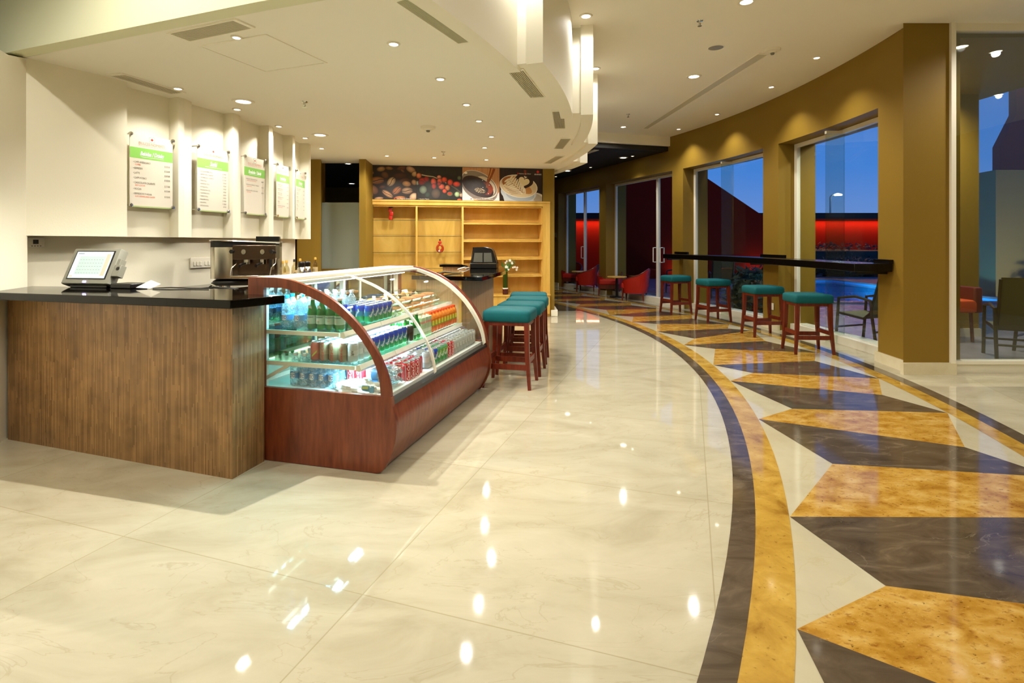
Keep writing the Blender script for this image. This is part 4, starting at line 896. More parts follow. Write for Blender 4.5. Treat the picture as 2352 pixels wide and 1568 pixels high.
# ================================================================ BOOKSHELF
SA, SR = Vector((-2.60, 9.50, 0)), atan2(.55, 3.32)
t = thing('shelving_unit', 'wide honey maple shelving unit, glass shelves left and wooden shelves right', 'shelving unit', tuple(SA), SR)
Wd, Dp, Hs = 3.365, .34, 2.16
b = MB(); b.box(0, .045, 0, .03, 0, Hs); b.box(Wd-.075, Wd, 0, .03, 0, Hs); b.box(0, Wd, -.012, .03, Hs-.035, Hs); b.box(.03, Wd-.06, .002, .03, Hs-.095, Hs-.03); b.build('face_frame', M['maple'], t, bevel=.003)
b = MB(); b.box(.02, .047, .03, Dp, 0, Hs-.02); b.box(Wd-.16, Wd-.13, .03, Dp, 0, Hs-.02); b.box(.02, Wd-.13, .03, Dp, Hs-.12, Hs-.09); b.box(.02, Wd-.13, Dp, Dp+.02, 0, Hs-.02); b.build('carcass', M['maple'], t)
b = MB(); b.add([(Wd-.13, .03, .45), (Wd-.06, .0, .45), (Wd-.06, 0, Hs-.1), (Wd-.13, .03, Hs-.1)], [(0, 1, 2, 3)]); b.box(Wd-.14, Wd-.065, .001, .028, .43, Hs-.09); b.build('side_panel', M['maple'], t)
for x in (.887, 1.721):
    b = MB(); b.box(x-.016, x+.016, .02, Dp, .0, Hs-.1); b.build('divider', M['maple'], t)
for x0, x1 in ((.047, .871), (.903, 1.705)):
    for z_ in (.92, 1.215, 1.506, 1.80):
        b = MB(); b.box(x0, x1, .041, Dp-.01, z_-.007, z_); b.box(x0, x1, .036, .041, z_-.007, z_, 1); b.build('glass_shelf', [M['shelf_glass2'], M['glass_edge']], t)
for z_ in (.77, 1.09, 1.42, 1.745):
    b = MB(); b.box(1.737, Wd-.15, .01, Dp, z_-.02, z_); b.add([(1.737, .012, z_+.002), (Wd-.15, .012, z_+.002), (Wd-.15, Dp, z_+.055), (1.737, Dp, z_+.055)], [(0, 1, 2, 3)]); b.build('wooden_shelf', M['maple'], t)
b = MB(); b.box(-.0, Wd-.03, -.10, Dp, .06, .40); b.box(.0, Wd-.02, -.12, Dp, .40, .43); b.box(.03, Wd-.06, -.06, Dp, 0, .06); b.build('base_cabinet', M['maple'], t, bevel=.003)
b = MB()
for x in (.9, 1.74, 2.5): b.box(x-.002, x+.002, -.102, -.099, .07, .39)
b.build('door_gaps', M['grille_dark'], t)
def shelf_pt(x, y, z_): v = SA+Vector((x*cos(SR)-y*sin(SR), x*sin(SR)+y*cos(SR), z_)); return tuple(v)
t = thing('bottle', 'three-tier red sculpture bottle with a black lid on the top left glass shelf', 'sculpture', shelf_pt(.42, .16, 1.80), SR)
for k, dx in enumerate((0, .012, -.006)):
    b = MB(); b.rbox(-.032+dx, .032+dx, -.035, .035, k*.075, k*.075+.073, .012, n=2); b.build('tier', mat('red_lacquer', '#b3100a', .2, coat=.4) if k == 0 else bpy.data.materials['red_lacquer'], t)
b = MB(); b.rbox(-.036, .036, -.036, .036, .226, .245, .01, n=2); b.build('lid', M['black_plastic'], t)
t = thing('figurine', 'small red and amber ring-shaped glass figurine on the third glass shelf', 'figurine', shelf_pt(1.31, .16, 1.215), SR)
b = MB(); cs = []
for k in range(25):
    a = 2*pi*k/24; cs.append((.050*sin(a), 0, .070-.062*cos(a)))
b.tube(cs, .02, 10, rs=[.024+.006*cos(2*pi*k/24) for k in range(25)]); b.build('ring', mat('amber_glass', '#a3300a', .1, spec=.8, coat=.5, var=.6, vscale=18), t)
b = MB(); b.lathe([(0, 0), (.03, .002), (.022, .01), (.012, .02)], 12); b.build('foot', M['black_plastic'], t)
b = MB(); b.lathe([(.012, .14), (.03, .165), (.034, .185), (.02, .205), (0, .21)], 12); b.build('ruffle', mat('coral', '#e0442c', .3), t)
b = MB(); b.lathe([(.008, .205), (.018, .22), (.014, .236), (0, .24)], 10); b.build('head', M['black_plastic'], t)
# vase with green stems and white flowers
t = thing('vase', 'tall narrow vase of green stems with small white flowers on the shelf ledge', 'vase', shelf_pt(2.50, -.062, .43))
b = MB(); b.lathe([(.045, 0), (.052, .02), (.052, .12)], 16); b.build('base_wrap', mat('dark_red_wrap', '#4c1208', .4), t)
b = MB(); b.lathe([(.053, .105), (.053, .125)], 16); b.build('band', M['white'], t)
b = MB(); b.lathe([(.05, .12), (.05, .42), (.046, .42), (.046, .12)], 16); b.build('glass_tube', M['clear_bottle'], t)
b = MB()
for k in range(9):
    a = k*.7; b.tube([(.028*cos(a), .028*sin(a), .1), (.03*cos(a), .03*sin(a), .44)], .009, 6)
b.build('stems', M['green_leaf'], t)
b = MB()
for k in range(26):
    a = random.uniform(-2.4, 1.4); l_ = random.uniform(.12, .26); x0 = .02*cos(a)
    b.tube([(x0, .02*sin(a), .42), (x0+.07*cos(a), .04*sin(a), .42+l_*.6), (x0+.14*cos(a)+.04, .06*sin(a), .42+l_)], .004, 4, rs=[.006, .005, .001])
b.build('leaves', M['green_leaf'], t)
b = MB()
for k in range(16):
    cx, cz = random.uniform(-.02, .22), random.uniform(.44, .66)
    for j in range(5):
        a = 2*pi*j/5; b.add([(cx, -.05, cz), (cx+.016*cos(a-.4), -.055, cz+.016*sin(a-.4)), (cx+.024*cos(a), -.06, cz+.024*sin(a)), (cx+.016*cos(a+.4), -.055, cz+.016*sin(a+.4))], [(0, 1, 2, 3)])
b.build('flowers', M['white'], t)
# ================================================================ POSTERS
class Art(MB):
    def __init__(s, w_, h_): super().__init__(); s.w = w_; s.h = h_; s.d = -.0006; s.quad([(0, 0), (w_, 0), (w_, h_), (0, h_)], (0, 0, 0))
    def clip(s, pts):
        out = pts
        for ax, lim, sg in ((0, 0, 1), (0, s.w, -1), (1, 0, 1), (1, s.h, -1)):
            src = out; out = []
            for i in range(len(src)):
                a, c_ = src[i], src[(i+1) % len(src)]; ia = (a[ax]-lim)*sg >= 0; ic = (c_[ax]-lim)*sg >= 0
                if ia: out.append(a)
                if ia != ic:
                    f_ = (lim-a[ax])/(c_[ax]-a[ax]); out.append((a[0]+(c_[0]-a[0])*f_, a[1]+(c_[1]-a[1])*f_))
            if len(out) < 3: return []
        return out
    def quad(s, pts, col):
        p = s.clip([tuple(v) for v in pts])
        if p:
            n = len(p); A_ = sum(p[i][0]*p[(i+1) % n][1]-p[(i+1) % n][0]*p[i][1] for i in range(n))
            if A_ < 0: p = p[::-1]
            s.d -= .000015
            if n == 4: s.add([(x, s.d, z_) for x, z_ in p], [(0, 1, 2, 3)], 0, col)
            else:
                tri = geometry.tessellate_polygon([[Vector((x, z_, 0)) for x, z_ in p]])
                fs = []
                for q_ in tri:
                    a, b_, c_ = [Vector((*p[i], 0)) for i in q_]; fs.append(list(q_) if (b_-a).cross(c_-a).z > 0 else list(q_)[::-1])
                s.add([(x, s.d, z_) for x, z_ in p], fs, 0, col)
    def ell(s, cx, cy_, rx, ry, rot, col, n=28, a0=0, a1=360):
        c_, s_ = cos(R(rot)), sin(R(rot)); P_ = []
        for k in range(n if a1-a0 == 360 else n+1):
            a = R(a0+(a1-a0)*k/n); x, y = rx*cos(a), ry*sin(a); P_.append((cx+x*c_-y*s_, cy_+x*s_+y*c_))
        s.quad(P_, col)
    def ball(s, cx, cy_, rx, ry, rot, dark, light, lx=-.3, ly=.35, steps=7):      # printed picture of a rounded thing
        for k in range(steps):
            f_ = k/(steps-1); g_ = 1-.78*f_
            s.ell(cx+lx*rx*f_*.6, cy_+ly*ry*f_*.6, rx*g_, ry*g_, rot, tuple(a*(1-f_**.6)+b_*f_**.6 for a, b_ in zip(dark, light)))
    def line(s, pts, w_, col, w1=None):
        for i in range(len(pts)-1):
            a, c_ = Vector(pts[i]), Vector(pts[i+1]); d = (c_-a); 
            if d.length < 1e-6: continue
            n_ = Vector((-d.y, d.x)).normalized(); f0 = i/(len(pts)-1); f1 = (i+1)/(len(pts)-1); w1_ = w_ if w1 is None else w1
            ww0, ww1 = (w_+(w1_-w_)*f0)/2, (w_+(w1_-w_)*f1)/2; s.quad([a+n_*ww0, a-n_*ww0, c_-n_*ww1, c_+n_*ww1], col)
    def txt(s, body, x, y, size, col, align='LEFT', sx_=.9):
        s.M = Matrix.Translation((x, s.d-.0006, y)) @ Matrix.Rotation(R(90), 4, 'X'); s.mesh(text_mesh(body, size, align, 0, 0, sx_), 0, col); s.M = Matrix()
def poster(art, x, label):
    t_ = art.build('poster', [M['print']], loc=shelf_pt(x, .03, 2.165), rot=(0, 0, SR), smooth=False)
    # a thin board behind the print
    return tag(t_, label, 'poster', 'coffee posters above the shelving unit')
hh = .608; rr = random.Random(3)
# 1 coffee beans
A = Art(.875, hh); A.quad([(0, 0), (.875, 0), (.875, hh), (0, hh)], h('#1c0d07'))
def bean(cx, cy_, rx, ry, rot, dark='#3b1a0c', light='#b37c4c', slit=True, off=0):
    A.ball(cx, cy_, rx, ry, rot, h(dark), h(light), -.1, .45)
    if slit:
        c_, s_ = cos(R(rot)), sin(R(rot)); pts = []
        for k in range(13):
            u_ = -1+2*k/12; x, y = u_*rx*.92, ry*(off+.16*sin(u_*3)); pts.append((cx+x*c_-y*s_, cy_+x*s_+y*c_))
        A.line(pts, ry*.2, h('#1a0a05')); A.line([(p[0], p[1]-ry*.14) for p in pts[1:-1]], ry*.05, h('#d9ab7d'))
u = 10.226
def px(x, y): return ((x-110)/1170*.875, (995-y)/845*hh)
for X, Y, rx, ry, rot, sl, lt in [(180, 250, .05, .04, 60, 0, '#8a5a35'), (450, 245, .085, .05, 10, 0, '#b08552'), (640, 220, .075, .035, -5, 0, '#8e6338'), (930, 210, .09, .04, 10, 0, '#6e3c1e'), (1150, 240, .10, .06, -25, 0, '#c09468'),
        (540, 390, .075, .06, -30, 0, '#6e4428'), (950, 270, .05, .025, -40, 0, '#7a4a2a'), (190, 350, .08, .055, 20, 1, '#c9a06c'), (1240, 350, .06, .055, 40, 0, '#caa070'), (900, 400, .115, .052, 0, 0, '#4a2412'), (1000, 520, .10, .05, 10, 0, '#5b2f18'),
        (350, 530, .15, .075, 5, 1, '#a96a38'), (690, 555, .105, .072, 52, 1, '#d9b483'), (1050, 600, .088, .058, -10, 0, '#c58f5c'), (1230, 560, .06, .05, -55, 0, '#b98a5a'), (250, 760, .12, .09, -30, 0, '#8c5c3c'), (820, 770, .105, .062, 40, 1, '#b3632c'),
        (1065, 775, .112, .068, 3, 1, '#b08a68'), (600, 860, .125, .05, -33, 1, '#d29a68'), (180, 880, .08, .04, -10, 1, '#b08058'), (900, 950, .11, .035, 0, 0, '#c07a45'), (1220, 920, .09, .07, 30, 0, '#e0b690'), (400, 975, .09, .03, 5, 0, '#d0a07a'), (480, 690, .06, .03, 10, 0, '#5a3018')]:
    x, y = px(X, Y); bean(x, y, rx, ry, rot, '#2d1308', lt, bool(sl))
x, y = px(765, 968); A.ell(x, y, .012, .012, 0, h('#e84a1c')); A.txt('Los Mejores Granos', px(820, 985)[0], px(820, 985)[1], .032, h('#f2e6d8'), sx_=.95)
poster(A, .005, 'poster of roasted coffee beans, leftmost of four above the maple shelves')
# 2 red coffee berries
A = Art(.825, hh); A.quad([(0, 0), (.825, 0), (.825, hh), (0, hh)], h('#120f0a'))
def px(x, y): return ((x-1285)/1085*.825, (1005-y)/810*hh)
for k in range(40): A.ell(rr.uniform(0, .82), rr.uniform(0, .6), rr.uniform(.04, .12), rr.uniform(.03, .09), rr.uniform(0, 90), h(rr.choice(['#15120c', '#1b1a10', '#0e0c08', '#1d1710'])))
for X, Y, r_, c_ in ((1440, 760, .075, '#7c8a74'), (1740, 850, .09, '#5b4636'), (2300, 460, .04, '#6b7355'), (1300, 600, .04, '#8ca093'), (1540, 880, .05, '#2b3a2e')):
    x, y = px(X, Y); A.ball(x, y, r_, r_*1.1, 0, h('#14120d'), h(c_), 0, .1, 9)
A.line([px(1400, 400), px(1540, 425), px(1680, 440), px(1800, 490), px(1990, 590)], .02, h('#c9b892'), .012); A.line([px(2090, 640), px(2220, 720), px(2370, 850)], .022, h('#4d4433'), .03)
for X, Y, rx, ry, c_ in [(1430, 540, .07, .055, '#b3240f'), (1520, 500, .05, .05, '#a82210'), (1340, 425, .052, .055, '#f08a5a'), (1400, 590, .06, .045, '#8f1c0c'), (1685, 560, .052, .07, '#f2603a'), (1695, 670, .042, .055, '#c32a12'), (1820, 450, .045, .04, '#f7a07c'),
        (1835, 540, .05, .055, '#f3683f'), (1945, 510, .055, .055, '#f0512a'), (2085, 570, .055, .06, '#ef4a26'), (2240, 610, .07, .052, '#f04826'), (1880, 680, .06, .055, '#f4674a'), (1820, 610, .035, .04, '#b3240f'), (2020, 705, .05, .055, '#d98a52'), (1950, 785, .042, .042, '#f0562e'), (2075, 850, .052, .04, '#b62a14'), (2250, 860, .05, .052, '#b8d09a'), (2350, 880, .035, .04, '#c4aa8a'), (2310, 1000, .05, .03, '#f0603a')]:
    x, y = px(X, Y); A.ball(x, y, rx, ry, 0, h('#5d1207') if c_[1] not in 'b' or c_ == '#b3240f' else h('#4a5a38'), h(c_), -.35, .4)
x, y = px(1320, 998); A.txt('•  Nuestra Tierra', x, y, .03, h('#e9dccb'), sx_=.95)
poster(A, .885, 'poster of red coffee berries on a branch, second from left')
# 3 black coffee being poured
A = Art(.69, hh); A.quad([(0, 0), (.69, 0), (.69, hh), (0, hh)], h('#c48a58'))
for k in range(30): A.quad([(k*.023, 0), (k*.023+.012, 0), (k*.023+.012, hh), (k*.023, hh)], h(rr.choice(['#c98f5e', '#bf8350', '#cb9666', '#b9805a'])))
def px(x, y): return ((x-120)/890*.69, (1035-y)/800*hh)
A.quad([px(120, 700), px(300, 900), px(400, 1035), px(120, 1035)], h('#d9d4d0')); A.quad([px(850, 1000), px(1000, 820), px(1010, 1035), px(800, 1035)], h('#e8e4e2'))
x, y = px(530, 640)
A.ell(x, y-.07, .36, .22, -28, h('#8d8078')); A.ell(x-.01, y-.10, .33, .19, -25, h('#7b6c62'))
A.ell(x, y, .365, .215, -30, h('#e9dfcf')); A.ell(x, y+.004, .35, .203, -30, h('#8a7d70')); A.ell(x+.10, y-.03, .22, .15, -38, h('#d9ccb4'))
A.ell(x-.03, y-.045, .315, .165, -27, h('#2a120a')); A.ell(x+.14, y-.075, .13, .105, -60, h('#6b220c')); A.ell(x+.165, y-.08, .09, .085, -60, h('#93340f')); A.ell(x-.06, y-.03, .24, .12, -27, h('#1d0e08'))
for k in range(60): A.line([(x+rr.uniform(-.26, .02), y+rr.uniform(-.12, .09)) for _ in (0,)]*1+[(x+rr.uniform(-.26, .02), y+rr.uniform(-.12, .09))], .0015, h('#4c3324')) if k < 14 else None
for k in range(170):
    a = rr.uniform(0, 6.3); q_ = sqrt(rr.random()); fx, fy = px(540, 790); A.ell(fx+.10*q_*cos(a), fy+.045*q_*sin(a)-.02*q_*cos(a), .004, .0035, 0, h(rr.choice(['#d9b98a', '#b58a58', '#efe0c0'])), 7)
A.line([px(850, 240), px(800, 400), px(735, 560), px(700, 720)], .10, h('#8b4314'), .035); A.line([px(835, 240), px(790, 400), px(735, 520)], .03, h('#c98040'), .01)
fx, fy = px(200, 370); A.ell(fx, fy, .03, .018, 0, h('#f6efe2')); 
for X, Y in ((600, 540), (760, 655), (740, 865), (610, 715)): fx, fy = px(X, Y); A.ell(fx, fy, .008, .006, 0, (1, 1, 1), 8)
fx, fy = px(328, 998); A.ell(fx, fy, .012, .012, 0, h('#e23a22')); A.txt('Combinando Aromas y Sabores', px(375, 1010)[0], px(375, 1010)[1], .031, h('#f4eee6'), sx_=.93)
poster(A, 1.715, 'poster of black coffee pouring into a white cup, third from left')
# 4 latte with foam heart and leaf
A = Art(.805, hh); A.quad([(0, 0), (.805, 0), (.805, hh), (0, hh)], h('#1f0b07'))
def px(x, y): return ((x-1015)/985*.805, (1050-y)/790*hh)
for k in range(12): A.quad([(.05+k*.065, .2), (.09+k*.065, .2), (.09+k*.065, hh), (.05+k*.065, hh)], h(rr.choice(['#210c07', '#2a100a', '#1a0906'])))
A.line([px(1600, 290), px(1610, 420)], .045, h('#7a2c10'), .03)
fx, fy = px(1900, 980); A.ell(fx, fy, .17, .10, -20, h('#cfc6b8')); A.ell(fx-.02, fy+.01, .12, .07, -20, h('#a89c8b'))
x, y = px(1450, 690)
A.quad([px(1030, 720), px(1880, 760), px(1790, 1050), px(1120, 1050)], h('#c6ccd2')); A.ell(x, y-.12, .34, .18, -6, h('#c6ccd2')); A.ell(x+.03, y-.16, .27, .12, -6, h('#aab2bc'))
A.ell(x, y, .365, .212, -9, h('#e9e0cf')); A.ell(x, y+.002, .348, .198, -9, h('#d8c29a'))
A.ell(x-.07, y+.04, .25, .135, -15, h('#a3602c')); A.ell(x-.02, y-.06, .28, .12, -12, h('#e2cda4')); A.ell(x-.1, y+.08, .15, .05, 20, h('#8a4a1e')); A.ell(x+.06, y-.01, .22, .09, -30, h('#c58a4c')); A.ell(x-.17, y+.09, .09, .04, 50, h('#d9bf92'))
def heart(cx, cy_, s_, rot, col):
    P_ = []
    for k in range(40):
        a = 2*pi*k/40; xx = 16*sin(a)**3; yy = 13*cos(a)-5*cos(2*a)-2*cos(3*a)-cos(4*a); c_, q_ = cos(R(rot)), sin(R(rot)); P_.append((cx+s_*(xx*c_-yy*q_), cy_+s_*(xx*q_+yy*c_)))
    A.quad(P_, col)
fx, fy = px(1570, 590); heart(fx, fy, .0108, -18, h('#2b0f06')); heart(fx, fy+.006, .0066, -18, h('#ecd9ae'))
base, tip = Vector(px(1560, 860)), Vector(px(1215, 530))
for k in range(9):
    f_ = k/8.5; c_ = base.lerp(tip, f_); l_ = .075*(1-.45*abs(f_-.45))
    for sg, rot in ((1, 95), (-1, 185)): A.ell(c_.x+(.03*l_/.06 if sg > 0 else -.8*l_), c_.y+(.75*l_ if sg > 0 else -.0), l_, .017, rot-(6*k if sg > 0 else -4*k), h('#efe2c4'), 14)
A.line([tuple(base), tuple(tip)], .006, h('#7a4018'), .003)
for k in range(5): A.line([px(1110+k*40, 700+k*45), px(1250+k*30, 770+k*28), px(1450+k*15, 800+k*20)], .006, h('#8f4a1c'), .003)
fx, fy = px(1435, 382); A.ell(fx, fy, .012, .012, 0, h('#e0241a')); A.txt('Hechos con Amor', px(1460, 395)[0], px(1460, 395)[1], .032, h('#e9ddd0'), sx_=.95); fx, fy = px(1900, 330); A.ell(fx, fy, .024, .024, 0, h('#e0201c')); A.txt('GRANDE', px(1900, 410)[0], px(1900, 410)[1], .038, h('#f2ece4'), 'CENTER', .9)
poster(A, 2.41, 'poster of a latte with a foam heart and leaf, rightmost of four')
# ================================================================ LOUNGE ARMCHAIRS AND TABLES
def armchair(label):
    t_ = thing('armchair', label, 'armchair', (0, 0, 0), 0, 'red lounge armchairs')
    n = 26
    outer = MB(); vs = []; fs = []
    prof = []
    for k in range(n+1):                        # U shell: open at the front (-y)
        a = R(-62+ (304)*k/n)                   # from front right round the back to front left
        f_ = .5-.5*cos(2*pi*k/n)                # 0 at the arm fronts, 1 at the back
        hz = .47+.27*f_**1.1
        ex = abs(cos(a))**.7*(1 if cos(a) >= 0 else -1); ey = abs(sin(a))**.7*(1 if sin(a) >= 0 else -1)
        xo, yo = .335*ex, .31*ey+.03; lean = .05*f_
        prof.append((xo, yo, hz, ex, ey, lean))
    for xo, yo, hz, ex, ey, ln in prof:
        vs += [(xo*.90, yo*.90, .17), (xo, yo+ln*.3, .34), (xo*1.02, yo+ln, hz), (xo*.86, yo*.82+ln, hz), (xo*.80, yo*.74+ln*.3, .30), (xo*.78, yo*.72, .17)]
    m_ = 6
    for i in range(n):
        for j in range(m_): fs.append((i*m_+j, i*m_+(j+1) % m_, (i+1)*m_+(j+1) % m_, (i+1)*m_+j))
    fs.append(tuple(range(m_))[::-1]); fs.append(tuple(n*m_+j for j in range(m_)))
    outer.add(vs, fs); outer.build('shell', M['red_leather'], t_, angle=50)
    r_ = MB(); r_.tube([(p[0]*.94, p[1]*.91+p[5], p[2]+.008) for p in prof], .020, 8); r_.build('wood_rail', M['stool_wood'], t_)
    s_ = MB(); s_.rbox(-.27, .27, -.27, .24, .28, .43, .05, crown=.02); s_.build('seat_cushion', M['red_leather'], t_)
    s_ = MB(); s_.box(-.26, .26, -.25, -.22, .17, .29); s_.build('front_rail', M['stool_wood'], t_)
    for x in (-.26, .26):
        for y in (-.22, .26): s_ = MB(); s_.bar((x, y, .18), (x*1.04, y*1.04, 0), .045, .045, w2=.03, d2=.03); s_.build('leg', M['stool_wood'], t_)
    return t_
a0 = armchair('red leather tub armchair nearest the glass door, its curved back to the window'); a0.location = (2.98, 13.05, 0); a0.rotation_euler.z = R(-112)
for (x, y, rz), s_ in zip(((2.62, 14.30, -14), (2.16, 15.5, -108), (1.90, 16.95, -14)), ('red leather tub armchair with its seat turned to the camera, across the nearer round table', 'red leather tub armchair second from the far end, its back turned', 'farthest red leather tub armchair in the dark lounge')):
    dup(a0, (x, y, 0), R(rz), s_)
def round_table(x, y, label):
    t_ = thing('side_table', label, 'table', (x, y, 0), 0, 'round lounge tables')
    b_ = MB(); b_.lathe([(0, .50), (.24, .50), (.25, .515), (.24, .53), (0, .53)], 28); b_.build('table_top', M['maple'], t_)
    b_ = MB(); b_.lathe([(.035, .02), (.035, .5)], 12); b_.build('pedestal', M['black_plastic'], t_)
    b_ = MB(); b_.lathe([(0, 0), (.19, 0), (.19, .012), (.04, .03)], 24); b_.build('foot', M['black_plastic'], t_)
round_table(2.68, 13.62, 'small round wood-topped table between the two nearer red armchairs'); round_table(2.06, 16.2, 'small round table between the two farther red armchairs')
# patio chairs outside
def patio_chair(label, m='sling'):
    t_ = thing('patio_chair', label, 'patio chair', (0, 0, -.025), 0, 'sling patio chairs')
    for s_ in (-1, 1):
        b_ = MB(); x = .28*s_
        b_.tube([(x, -.30, 0), (x, -.27, .35), (x, -.25, .62), (x, .0, .66), (x, .22, .62), (x, .24, .4), (x*1., .30, 0)], .02, 8); b_.build('side_frame', M['chair_frame'], t_)
        b_ = MB(); b_.tube([(x*.9, -.26, .40), (x*.9, .10, .36), (x*.9, .20, .45), (x*.9, .34, .98)], .018, 8); b_.build('seat_rail', M['chair_frame'], t_)
    b_ = MB(); L_ = [(-.26, .405), (-.05, .36), (.10, .355), (.18, .42), (.26, .70), (.35, .99)]
    for (y0, z0), (y1, z1) in zip(L_, L_[1:]): b_.add([(-.25, y0, z0), (.25, y0, z0), (.25, y1, z1), (-.25, y1, z1), (-.25, y0, z0+.012), (.25, y0, z0+.012), (.25, y1-.008, z1+.012), (-.25, y1-.008, z1+.012)], [(0, 3, 2, 1), (4, 5, 6, 7), (0, 4, 7, 3), (1, 2, 6, 5)])
    b_.build('sling', M['sling'], t_, angle=60)
    for y, z_ in ((-.27, .2), (.28, .2)): b_ = MB(); b_.tube([(-.28, y, z_), (.28, y, z_)], .014, 6); b_.build('cross_bar', M['chair_frame'], t_)
    return t_
M['sling'] = mat('olive_sling', '#57553a', .8); M['chair_frame'] = mat('bronze_tube', '#3a3324', .4, metal=.4)
c0 = patio_chair('sling patio chair standing outside the nearest curved window'); c0.location = (5.06, 7.55, -.025); c0.rotation_euler.z = R(-160)
dup(c0, (6.12, 6.42, -.025), R(150), 'sling patio chair outside the tall right-hand window, nearer the glass')
dup(c0, (6.95, 6.85, -.025), R(-150), 'sling patio chair outside the tall right-hand window, at the picture edge')
dup(c0, (5.4, 13.8, -.025), R(170), 'sling patio chair in the dark outside the second window')
dup(c0, (4.75, 15.0, -.025), R(200), 'sling patio chair in the dark outside the glass door')
# lit patio sofa with a table, seen through the right window
t = thing('patio_sofa', 'orange-red sofa on thin legs behind the glass of the right-hand window', 'sofa', (6.13, 7.75, -.025), 0)
M['orange'] = mat('orange_fabric', '#c2470f', .6)
b = MB(); b.rbox(-.38, .45, -.25, .35, .42, .60, .05); b.build('seat', M['orange'], t)
b = MB(); b.rbox(-.38, .45, .25, .42, .45, .80, .04); b.build('back', M['orange'], t)
b = MB(); b.rbox(.38, .50, -.25, .42, .42, .78, .03); b.build('arm', mat('maroon_fabric', '#5c0d08', .6), t)
for x in (-.30, .38):
    for y in (-.18, .32): b = MB(); b.bar((x, y, .44), (x*1.05, y*1.05, 0), .03, .03); b.build('leg', M['stool_wood'], t)
# pool handrail
b = MB(); b.tube([(8.1, 10.95, 0), (8.1, 10.95, .6), (8.15, 11.2, .72), (8.35, 11.6, .5), (8.4, 11.9, .0)], .02, 8); tag(b.build('pool_handrail', M['chrome']), 'curved steel handrail beside the pool outside the nearest window', 'handrail')
# ================================================================ DISPLAY CASE
CA = atan2(-.2558, .9667); CQ = (-.858, 3.232)
def cs(x, y, z_=0): return (CQ[0]+x*cos(CA)-y*sin(CA), CQ[1]+x*sin(CA)+y*cos(CA), z_)
def smooth_pts(P_, m=5):
    out = []
    for i in range(len(P_)-1):
        p0, p1, p2, p3 = P_[max(i-1, 0)], P_[i], P_[i+1], P_[min(i+2, len(P_)-1)]
        for k in range(m):
            t_ = k/m; out.append(tuple(.5*((2*p1[j])+(-p0[j]+p2[j])*t_+(2*p0[j]-5*p1[j]+4*p2[j]-p3[j])*t_*t_+(-p0[j]+3*p1[j]-3*p2[j]+p3[j])*t_**3) for j in (0, 1)))
    return out+[tuple(P_[-1])]
LEN = 1.87
case = thing('display_case', 'curved-glass refrigerated drinks display case in cherry wood', 'display case', (CQ[0], CQ[1], 0), CA)
arc_o = smooth_pts([(.161, .407), (.135, .56), (.075, .701), (-.03, .850), (-.161, .974), (-.26, 1.040), (-.368, 1.091), (-.528, 1.144), (-.66, 1.161)])
base_o = smooth_pts([(.02, 0.003), (.085, .012), (.137, .088), (.176, .188), (.189, .294), (.175, .36), (.161, .407)])
arc_i = smooth_pts([(.085, .465), (.070, .58), (.027, .69), (-.05, .80), (-.151, .905), (-.25, .972), (-.334, 1.017), (-.459, 1.066), (-.602, 1.097)])
def end_panel(y0, y1):
    b_ = MB()
    b_.sweep([(-.858, 0.003)]+base_o[:-1]+[(.161, .407), (.155, .46), (.085, .46), (-.742, .46), (-.858, .46)], y0, y1)
    ao = [p for p in arc_o if p[1] > .46]; b_.sweep([(.085, .462)]+[(.152, .462)]+ao+[(-.858, 1.161), (-.858, 1.097)]+arc_i[::-1], y0, y1)
    b_.sweep([(-.858, .462), (-.742, .462), (-.742, 1.097), (-.858, 1.097)], y0, y1)
    return b_.build('end_panel', M['cherry'], case, angle=40)
b = MB(); b.sweep([(-.858, 0.003)]+base_o+[(.155, .44), (-.858, .44)], -.03, 0.0)
ao = [p for p in arc_o if p[1] > .44]
def ring_panel(y0, y1, mi=0):
    b_ = MB()
    outer = [(-.858, 0.003)]+base_o[:-1]+[(.161, .407)]+arc_o[1:]+[(-.858, 1.161)]
    inner = [(-.742, .465)]+arc_i+[(-.742, 1.097)]
    # frame with an opening, faces bridged by hand
    b_.sweep([(-.858, .003)]+base_o[:-1]+[(.161, .407)]+[(.158, .465), (-.858, .465)], y0, y1)
    b_.sweep([(.085, .4651), (.150, .4651)]+[p for p in arc_o if p[1] > .468]+[(-.742, 1.161), (-.742, 1.097)]+arc_i[::-1], y0, y1)
    b_.sweep([(-.858, .4651), (-.742, .4651), (-.742, 1.161), (-.858, 1.161)], y0, y1)
    return b_.build('end_panel', M['cherry'], case, angle=40)
ring_panel(-.028, 0.0); ring_panel(LEN, LEN+.028)
ins = lambda P_, d: [(x-d, z_) for x, z_ in P_]
b = MB(); b.sweep([(-.60, .02), (-.02, .02)]+[(x-.014, z_) for x, z_ in base_o[3:]]+[(.147, .407), (-.60, .407)], 0.001, LEN-.001); b.build('front_panel', M['cherry'], case, angle=40)
b = MB(); b.box(-.845, .10, .002, LEN-.002, .407, .455); b.build('deck', M['pw'], case)
b = MB(); b.box(-.855, -.60, .002, LEN-.002, .01, .407); b.build('motor_housing', M['pw'], case)
b = MB(); b.box(.10, .150, .002, LEN-.002, .407, .432); b.build('front_seal', M['black_plastic'], case)
